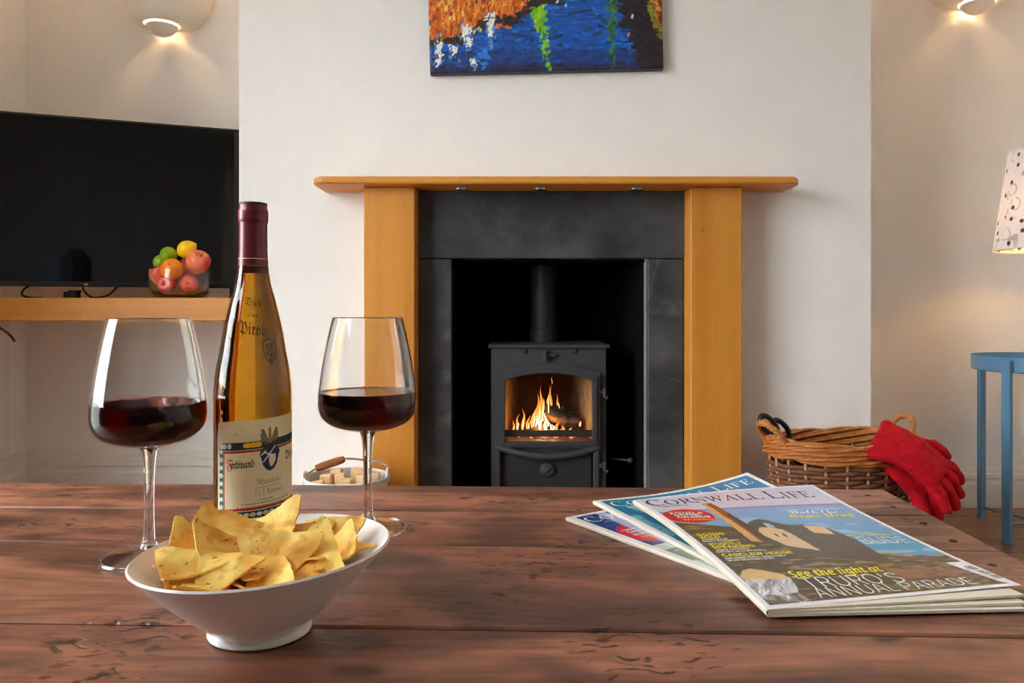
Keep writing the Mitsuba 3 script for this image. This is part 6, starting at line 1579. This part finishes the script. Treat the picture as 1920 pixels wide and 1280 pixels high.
def engine_house(u, v):
    """Cover of the top magazine: a mine's engine house and its chimney on a cliff by the sea."""
    col = np.zeros((len(u), 3)) + np.array(lin(236, 236, 240))
    wu, wv = u + (n2(u, v, 40, 50, 3) - 0.5) * 0.006, v + (n2(u, v, 40, 50, 4) - 0.5) * 0.006
    inside = (u > 0.022) & (u < 0.978) & (v > 0.012) & (v < 0.982)

    def lay(m, c, k=1.0):
        m = (np.asarray(m) * k * inside)[:, None]
        col[:] = col * (1 - m) + np.array(lin(*c)) * m
    def lay2(m, c1, c2, t):
        m = (m & inside)[:, None]
        t = np.clip(t, 0, 1)[:, None]
        col[:] = np.where(m, np.array(lin(*c1)) * (1 - t) + np.array(lin(*c2)) * t, col)
    lay(v < 0.235, (214, 204, 222))
    lay2(v >= 0.222, (140, 170, 214), (92, 168, 206), (v - 0.25) / 0.4)
    lay((v >= 0.215) & (v < 0.228), (150, 130, 176))
    lay((v > 0.55) & (u > 0.6), (70, 156, 196), 0.6)
    lay((n2(u, v, 6, 26, 6) > 0.64) & (v > 0.25), (178, 204, 226), 0.5)
    ground = np.interp(u, [0, 0.02, 0.10, 0.243, 0.33, 0.6, 0.70, 0.79, 0.94, 1.0], [0.335, 0.343, 0.372, 0.423, 0.47, 0.60, 0.69, 0.722, 0.746, 0.735])
    lay(wv > ground, (84, 68, 52))
    lay((wv > ground) & (wv < ground + 0.02) & (u > 0.66) & (u < 0.83), (206, 180, 60))
    lay((wv > ground) * np.clip(n2(u, v, 7, 40, 8) * 6 - 3.2, 0, 1), (106, 90, 54), 0.7)
    lay((wv > ground) * np.clip(n2(u, v, 14, 70, 9) * 8 - 5, 0, 1), (140, 126, 62), 0.7)
    lay((v > 0.735) * (u > 0.55) * np.clip(n2(u, v, 8, 50, 10) * 6 - 2.6, 0, 1), (104, 86, 92), 0.8)
    lay((v > 0.72) * (v < 0.86) * (u > 0.25) * np.clip(n2(u, v, 18, 90, 11) * 7 - 3.8, 0, 1), (170, 142, 104), 0.7)
    lay((v > 0.78) * (u > 0.55) * np.clip(n2(u, v, 24, 90, 12) * 7 - 4, 0, 1), (146, 128, 56), 0.7)
    lay((v > 0.82) * (v < 0.90) * (u > 0.62) * np.clip(n2(u, v, 12, 40, 13) * 7 - 3.4, 0, 1), (160, 104, 86), 0.7)
    lay(pin(wu, wv, [(0.342, 0.398), (0.375, 0.376), (0.422, 0.355), (0.455, 0.372), (0.476, 0.395), (0.524, 0.426), (0.595, 0.430), (0.672, 0.455), (0.70, 0.52), (0.715, 0.60), (0.705, 0.70), (0.705, 0.78), (0.60, 0.765), (0.42, 0.70), (0.34, 0.62), (0.318, 0.50)]), (86, 78, 70))
    lay(pin(wu, wv, [(0.371, 0.439), (0.427, 0.445), (0.464, 0.47), (0.474, 0.569), (0.477, 0.619), (0.479, 0.664), (0.406, 0.634), (0.368, 0.615), (0.329, 0.498)]), (226, 194, 150))
    lay(pin(wu, wv, [(0.417, 0.400), (0.443, 0.406), (0.448, 0.446), (0.408, 0.441)]), (150, 190, 216))
    for a, b in ((0.395, 0.52), (0.43, 0.525)):
        lay((np.abs(u - a) < 0.006) & (np.abs(v - b) < 0.014), (60, 48, 42))
    lay(pin(wu, wv, [(0.586, 0.434), (0.674, 0.455), (0.661, 0.530), (0.579, 0.510)]), (226, 196, 152))
    lay(pin(u, v, [(0.278, 0.144), (0.330, 0.144), (0.340, 0.405), (0.337, 0.545), (0.290, 0.580), (0.246, 0.562), (0.262, 0.35)]), (150, 84, 36))
    lay(pin(wu, v, [(0.274, 0.150), (0.296, 0.150), (0.292, 0.48), (0.285, 0.576), (0.246, 0.562), (0.262, 0.35)]), (222, 170, 112))
    lay(pin(wu, v, [(0.312, 0.30), (0.336, 0.26), (0.340, 0.405), (0.337, 0.560), (0.300, 0.575)]), (88, 62, 40))
    lay(((u - 0.132) / 0.118) ** 2 + ((v - 0.282) / 0.084) ** 2 < 1, (204, 30, 44))
    gull = pin(wu, wv, [(0.024, 0.814), (0.059, 0.778), (0.094, 0.769), (0.14, 0.785), (0.191, 0.816), (0.205, 0.841), (0.191, 0.895), (0.17, 0.93), (0.18, 0.98), (0.03, 0.98), (0.024, 0.90)])
    lay(gull, (206, 206, 210))
    ru, rv = u * 0.8 + v * 0.6, v * 0.8 - u * 0.6
    lay(gull * np.clip(n2(ru, rv, 60, 16, 15) * 5 - 2.2, 0, 1), (146, 146, 148), 0.9)
    lay(gull * np.clip(n2(ru, rv, 80, 22, 19) * 6 - 3.4, 0, 1), (244, 244, 246), 0.9)
    lay(gull * np.clip(1 - np.abs(n2(ru, rv, 36, 14, 16) - 0.5) / 0.018, 0, 1), (74, 66, 64), 0.9)
    lay(gull * np.clip((0.832 + 0.03 * n2(u, v, 30, 30, 21) - v) / 0.02, 0, 1), (222, 184, 126))
    lay(gull * (v > 0.93) * np.clip(n2(u, v, 20, 30, 17) * 6 - 2.8, 0, 1), (110, 96, 84))
    flap = pin(u, v, [(0.905, 0.80), (1.1, 0.80), (1.1, 1.1), (0.955, 0.965)])
    col[flap] = lin(232, 230, 236)
    return np.clip(col * (0.93 + 0.14 * n2(u, v, 60, 80, 20)[:, None]), 0, 1)


def wave_cover(u, v):
    """Teal cover with pale sails of light."""
    col = np.zeros((len(u), 3)) + np.array(lin(236, 238, 238))
    inside = (u > 0.030) & (u < 0.970) & (v > 0.020) & (v < 0.98)
    t = np.clip(u * 0.9 + n2(u, v, 3, 4, 2) * 0.3 - 0.1, 0, 1)[:, None]
    pic = np.array(lin(28, 124, 160)) * (1 - t) + np.array(lin(60, 128, 176)) * t
    k = (n2(u, v, 5, 7, 3) > 0.55)[:, None]
    pic = np.where(k & (v[:, None] > 0.25), np.array(lin(110, 164, 178)), pic)
    streak = (np.abs(u - 0.12 - 0.35 * (v - 0.1)) < 0.022 * (1 + 3 * v)) & (v > 0.12)
    pic = np.where(streak[:, None], np.array(lin(150, 194, 206)), pic)
    pic = np.where(((np.abs(n2(u, v, 9, 12, 5) - 0.5) < 0.015) & (v > 0.3))[:, None], np.array(lin(70, 100, 96)), pic)
    col[inside] = pic[inside]
    return np.clip(col, 0, 1)


def blue_cover(u, v):
    """Deep blue cover with a red oval and garden flowers."""
    col = np.zeros((len(u), 3)) + np.array(lin(236, 236, 238))
    inside = (u > 0.035) & (u < 0.965) & (v > 0.022) & (v < 0.98)
    pic = np.zeros((len(u), 3)) + np.array(lin(18, 60, 134))
    pic[n2(u, v, 4, 5, 2) > 0.58] = lin(12, 44, 112)
    pic[(v < 0.05) & (u > 0.12)] = lin(16, 38, 96)
    low = v > 0.44
    pic[low] = np.array(lin(196, 204, 196))
    pic[low & (n2(u, v, 10, 14, 4) > 0.52)] = lin(120, 136, 120)
    pic[(v > 0.40) & (v < 0.52) & (n2(u, v, 9, 12, 5) > 0.42) & (u > 0.1)] = lin(30, 108, 58)
    pic[(v > 0.5) & (v < 0.58) & (u > 0.16) & (n2(u, v, 14, 18, 6) > 0.5)] = lin(214, 200, 50)
    pic[((u - 0.15) / 0.12) ** 2 + ((v - 0.31) / 0.115) ** 2 < 1] = lin(206, 22, 60)
    pic[(np.abs(u - 0.20 + 0.12 * (v - 0.02)) < 0.030) & (v < 0.5)] = np.array(lin(150, 160, 208))
    col[inside] = pic[inside]
    return np.clip(col, 0, 1)


def magazine(label, top, spine_drop, pages, paint, nu=200, nv=260):
    """top(u, v, dz): the cover; pages: blocks as (upper, lower) sheets under it."""
    m = thing('magazine', label, 'magazine', 'magazines on the table')
    for a, b in pages:
        put('pages', solid_sheet(a, b), 'm_page', m, 40)
    gm, gu, gv = grid(nu, nv, lambda u, v: top(u, 1 - v))
    c = put('cover', gm, 'm_cover', m, True, color=paint(gu, 1 - gv))
    # the folded spine edge of the cover
    sp, _, _ = grid(30, 6, lambda u, v: top(0 * u, 1 - u, 0) - np.stack([0 * u, 0 * u, v * spine_drop], 1) + np.stack([-0.0012 * np.sin(math.pi * v), 0 * u, 0 * u], 1))
    put('spine', sp, 'm_page', m, True)
    return m, c


def prints(top, W, H):
    """A writer for one cover: put text with its baseline's left end at (u, v), running along the slightly rising line to (u, v + du)."""
    def write(holder, style, text, u, v, h, width=None, mtl='m_print_white', name='lettering', slope=0.0, **kw):
        g = words(style, text, h, width, **kw)
        k = put(name, flat(g, lambda x, y: top(u + x / W, v - y / H + slope * x / W, 0.00025), 0.006), mtl, holder, True)
        return k
    return write


# bottom: blue
e0 = lambda u, v: 0 * u
bt = sheet([(0.062, 0.880, 0.4556), (0.248, 1.003, 0.4556), (0.388, 0.742, 0.4556), (0.2276, 0.630, 0.4545)], e0)
bl = lambda u, v, dz=0.0: bt(u, v, dz) * [1, 1, 0] + [0, 0, TZ + 0.0003]
m3_, c3 = magazine('blue magazine lying lowest in the pile, its corner nearest the wine bottle', bt, 0.0046, [(lambda u, v: bt(u, v, -0.0002), bl)], blue_cover, 160, 210)
wr = prints(bt, 0.228, 0.300)
wr(m3_, 'serif', 'CORNWALL LIFE', 0.050, 0.112, 0.0205, 0.205, small=0.82)
wr(m3_, 'bold', 'CORNWALL', 0.068, 0.262, 0.0045, 0.034); wr(m3_, 'bold', 'GARDENS', 0.075, 0.292, 0.0062, 0.034); wr(m3_, 'bold', 'IN SPRING', 0.070, 0.325, 0.0062, 0.036); wr(m3_, 'bold', 'EVENTS', 0.085, 0.355, 0.0055, 0.026, 'm_print_orange')
wr(m3_, 'bold', 'APRIL', 0.10, 0.135, 0.0022, 0.016)

# middle: teal, its far corner curling up
t_extra = lambda u, v: 0.0165 * np.clip((u - 0.25) / 0.75, 0, 1) ** 2 * np.clip(1 - v, 0, 1) ** 1.5 + 0 * v
mt = sheet([(0.0985, 0.934, 0.4612), (0.310, 1.018, 0.4612), (0.396, 0.733, 0.4600), (0.2095, 0.655, 0.4582)], t_extra)
ml = sheet([(0.0985, 0.934, 0.4562), (0.310, 1.018, 0.4560), (0.396, 0.733, 0.4558), (0.2095, 0.655, 0.4558)], t_extra)
m2_, c2 = magazine('teal magazine in the middle of the pile, its far corner curling up', mt, 0.0048, [(lambda u, v: mt(u, v, -0.0002), ml)], wave_cover, 160, 210)
wr = prints(mt, 0.228, 0.300)
wr(m2_, 'serif', 'CORNWALL LIFE', 0.055, 0.118, 0.0215, 0.204, small=0.82)
wr(m2_, 'bold', 'MARCH', 0.10, 0.142, 0.0022, 0.018)

# top: the engine house
b_extra = lambda u, v: 4 * v * (1 - v) * (0.0068 * (1 - u) - 0.0045 * u) + 0.002 * np.sin(math.pi * u) * (1 - v)
tc = [(0.1406, 0.894, 0.4717), (0.3650, 0.938, 0.4795), (0.4240, 0.6435, 0.4622), (0.1972, 0.5960, 0.4600)]
tp = sheet(tc, b_extra)
p_hi = sheet([(0.1408, 0.892, 0.4712), (0.3640, 0.935, 0.4745), (0.4150, 0.6260, 0.4606), (0.1974, 0.5965, 0.4596)], b_extra)
p_hi_b = sheet([(0.1408, 0.892, 0.4700), (0.3640, 0.935, 0.4725), (0.4150, 0.6260, 0.4588), (0.1974, 0.5965, 0.4584)], b_extra)
p_mid = sheet([(0.1410, 0.890, 0.4698), (0.3630, 0.932, 0.4715), (0.4120, 0.6180, 0.4572), (0.1976, 0.5965, 0.4582)], b_extra)
p_mid_b = sheet([(0.1410, 0.890, 0.4680), (0.3630, 0.932, 0.4695), (0.4120, 0.6180, 0.4550), (0.1976, 0.5965, 0.4566)], b_extra)
p_lo = sheet([(0.1412, 0.888, 0.4678), (0.3620, 0.930, 0.4690), (0.4080, 0.6120, 0.4545), (0.1976, 0.5965, 0.4563)], b_extra)
p_lo_b = sheet([(0.1412, 0.888, 0.4662), (0.3620, 0.930, 0.4670), (0.4080, 0.6120, 0.4524), (0.1976, 0.5965, 0.4540)], b_extra)
m1_, c1 = magazine('top magazine of the pile, a mine chimney and engine house on its cover', tp, 0.0058, [(p_hi, p_hi_b), (p_mid, p_mid_b), (p_lo, p_lo_b)], engine_house, 300, 390)
W1, H1 = 0.2286, 0.302
wr = prints(tp, W1, H1)
wr(m1_, 'serif', 'CORNWALL LIFE', 0.036, 0.124, 0.0265, 0.2005, 'm_print_dark', small=0.80, slope=0.018)
wr(m1_, 'bold', 'NOVEMBER', 0.080, 0.152, 0.0024, 0.030, 'm_print_dark')
wr(m1_, 'bold', 'CORNWALL LIFE', 0.052, 0.228, 0.0036, 0.030, 'm_print_orange', slope=0.1)
wr(m1_, 'bold', 'FOOD &', 0.060, 0.252, 0.0062, 0.036, slope=0.1)
wr(m1_, 'bold', 'DRINK', 0.070, 0.276, 0.0062, 0.028, slope=0.1)
wr(m1_, 'bold', 'AWARDS', 0.066, 0.303, 0.0066, 0.036, slope=0.1)
wr(m1_, 'bold', 'WINNERS', 0.078, 0.336, 0.0066, 0.038, 'm_print_orange', slope=0.1)
Y = 'm_print_yellow'
wr(m1_, 'bold', 'GOING', 0.048, 0.500, 0.0066, 0.029, Y); wr(m1_, 'bold', 'WILD', 0.046, 0.525, 0.0066, 0.021, Y)
wr(m1_, 'bold', 'CORNWALL IN', 0.044, 0.541, 0.0036, 0.026); wr(m1_, 'bold', 'EARLY NOVEMBER', 0.041, 0.557, 0.0036, 0.036)
wr(m1_, 'bold', 'STRICTLY', 0.048, 0.590, 0.0066, 0.033, Y); wr(m1_, 'bold', 'SPEAKING', 0.046, 0.615, 0.0066, 0.043, Y)
wr(m1_, 'bold', 'JUDI SPIERS', 0.044, 0.632, 0.0036, 0.034); wr(m1_, 'bold', 'ON LIFE IN CORNWALL', 0.041, 0.648, 0.0036, 0.050)
wr(m1_, 'bold', 'CARCLEW HOUSE', 0.046, 0.680, 0.0068, 0.070, Y)
wr(m1_, 'bold', 'AN INSPIRED HISTORY', 0.044, 0.698, 0.0036, 0.060); wr(m1_, 'bold', 'IN AN INVITING SPOT', 0.043, 0.714, 0.0036, 0.046)
wr(m1_, 'brush', 'See the light at', 0.215, 0.845, 0.0130, 0.0880, Y, slope=-0.01)
wr(m1_, 'thin', "TRURO'S", 0.222, 0.913, 0.0195, 0.0920, slope=0.010)
wr(m1_, 'thin', 'ANNUAL', 0.222, 0.968, 0.0160, 0.0740, slope=0.0); wr(m1_, 'thin', 'PARADE', 0.560, 0.968, 0.0150, 0.0700, slope=0.0)
wr(m1_, 'script', 'Walk the', 0.612, 0.316, 0.0120, 0.060, 'm_print_white', slope=0.02)
wr(m1_, 'slant', 'Rame Head', 0.592, 0.360, 0.0115, 0.0760, Y, slope=0.0)
wr(m1_, 'bold', 'SIMPLY STUNNING WALK AT', 0.700, 0.553, 0.0042, 0.056, Y, slope=0.0)
wr(m1_, 'thin', 'BUDE', 0.718, 0.622, 0.0180, 0.0540, slope=0.01)
for i in range(16):
    u0 = 0.962 + 0.004 * 0
    v0 = 0.838 + i * 0.0065
    if i in (5, 11): continue
    put('barcode', flat(sb(0, 0, 0.0075, 0.0010 if i % 3 else 0.0016), lambda x, y: tp(0.945 + 0.0025 * i * 0.6 + x / W1, v0 + y / H1, 0.00025), 0.006), 'm_print_grey', m1_, True)
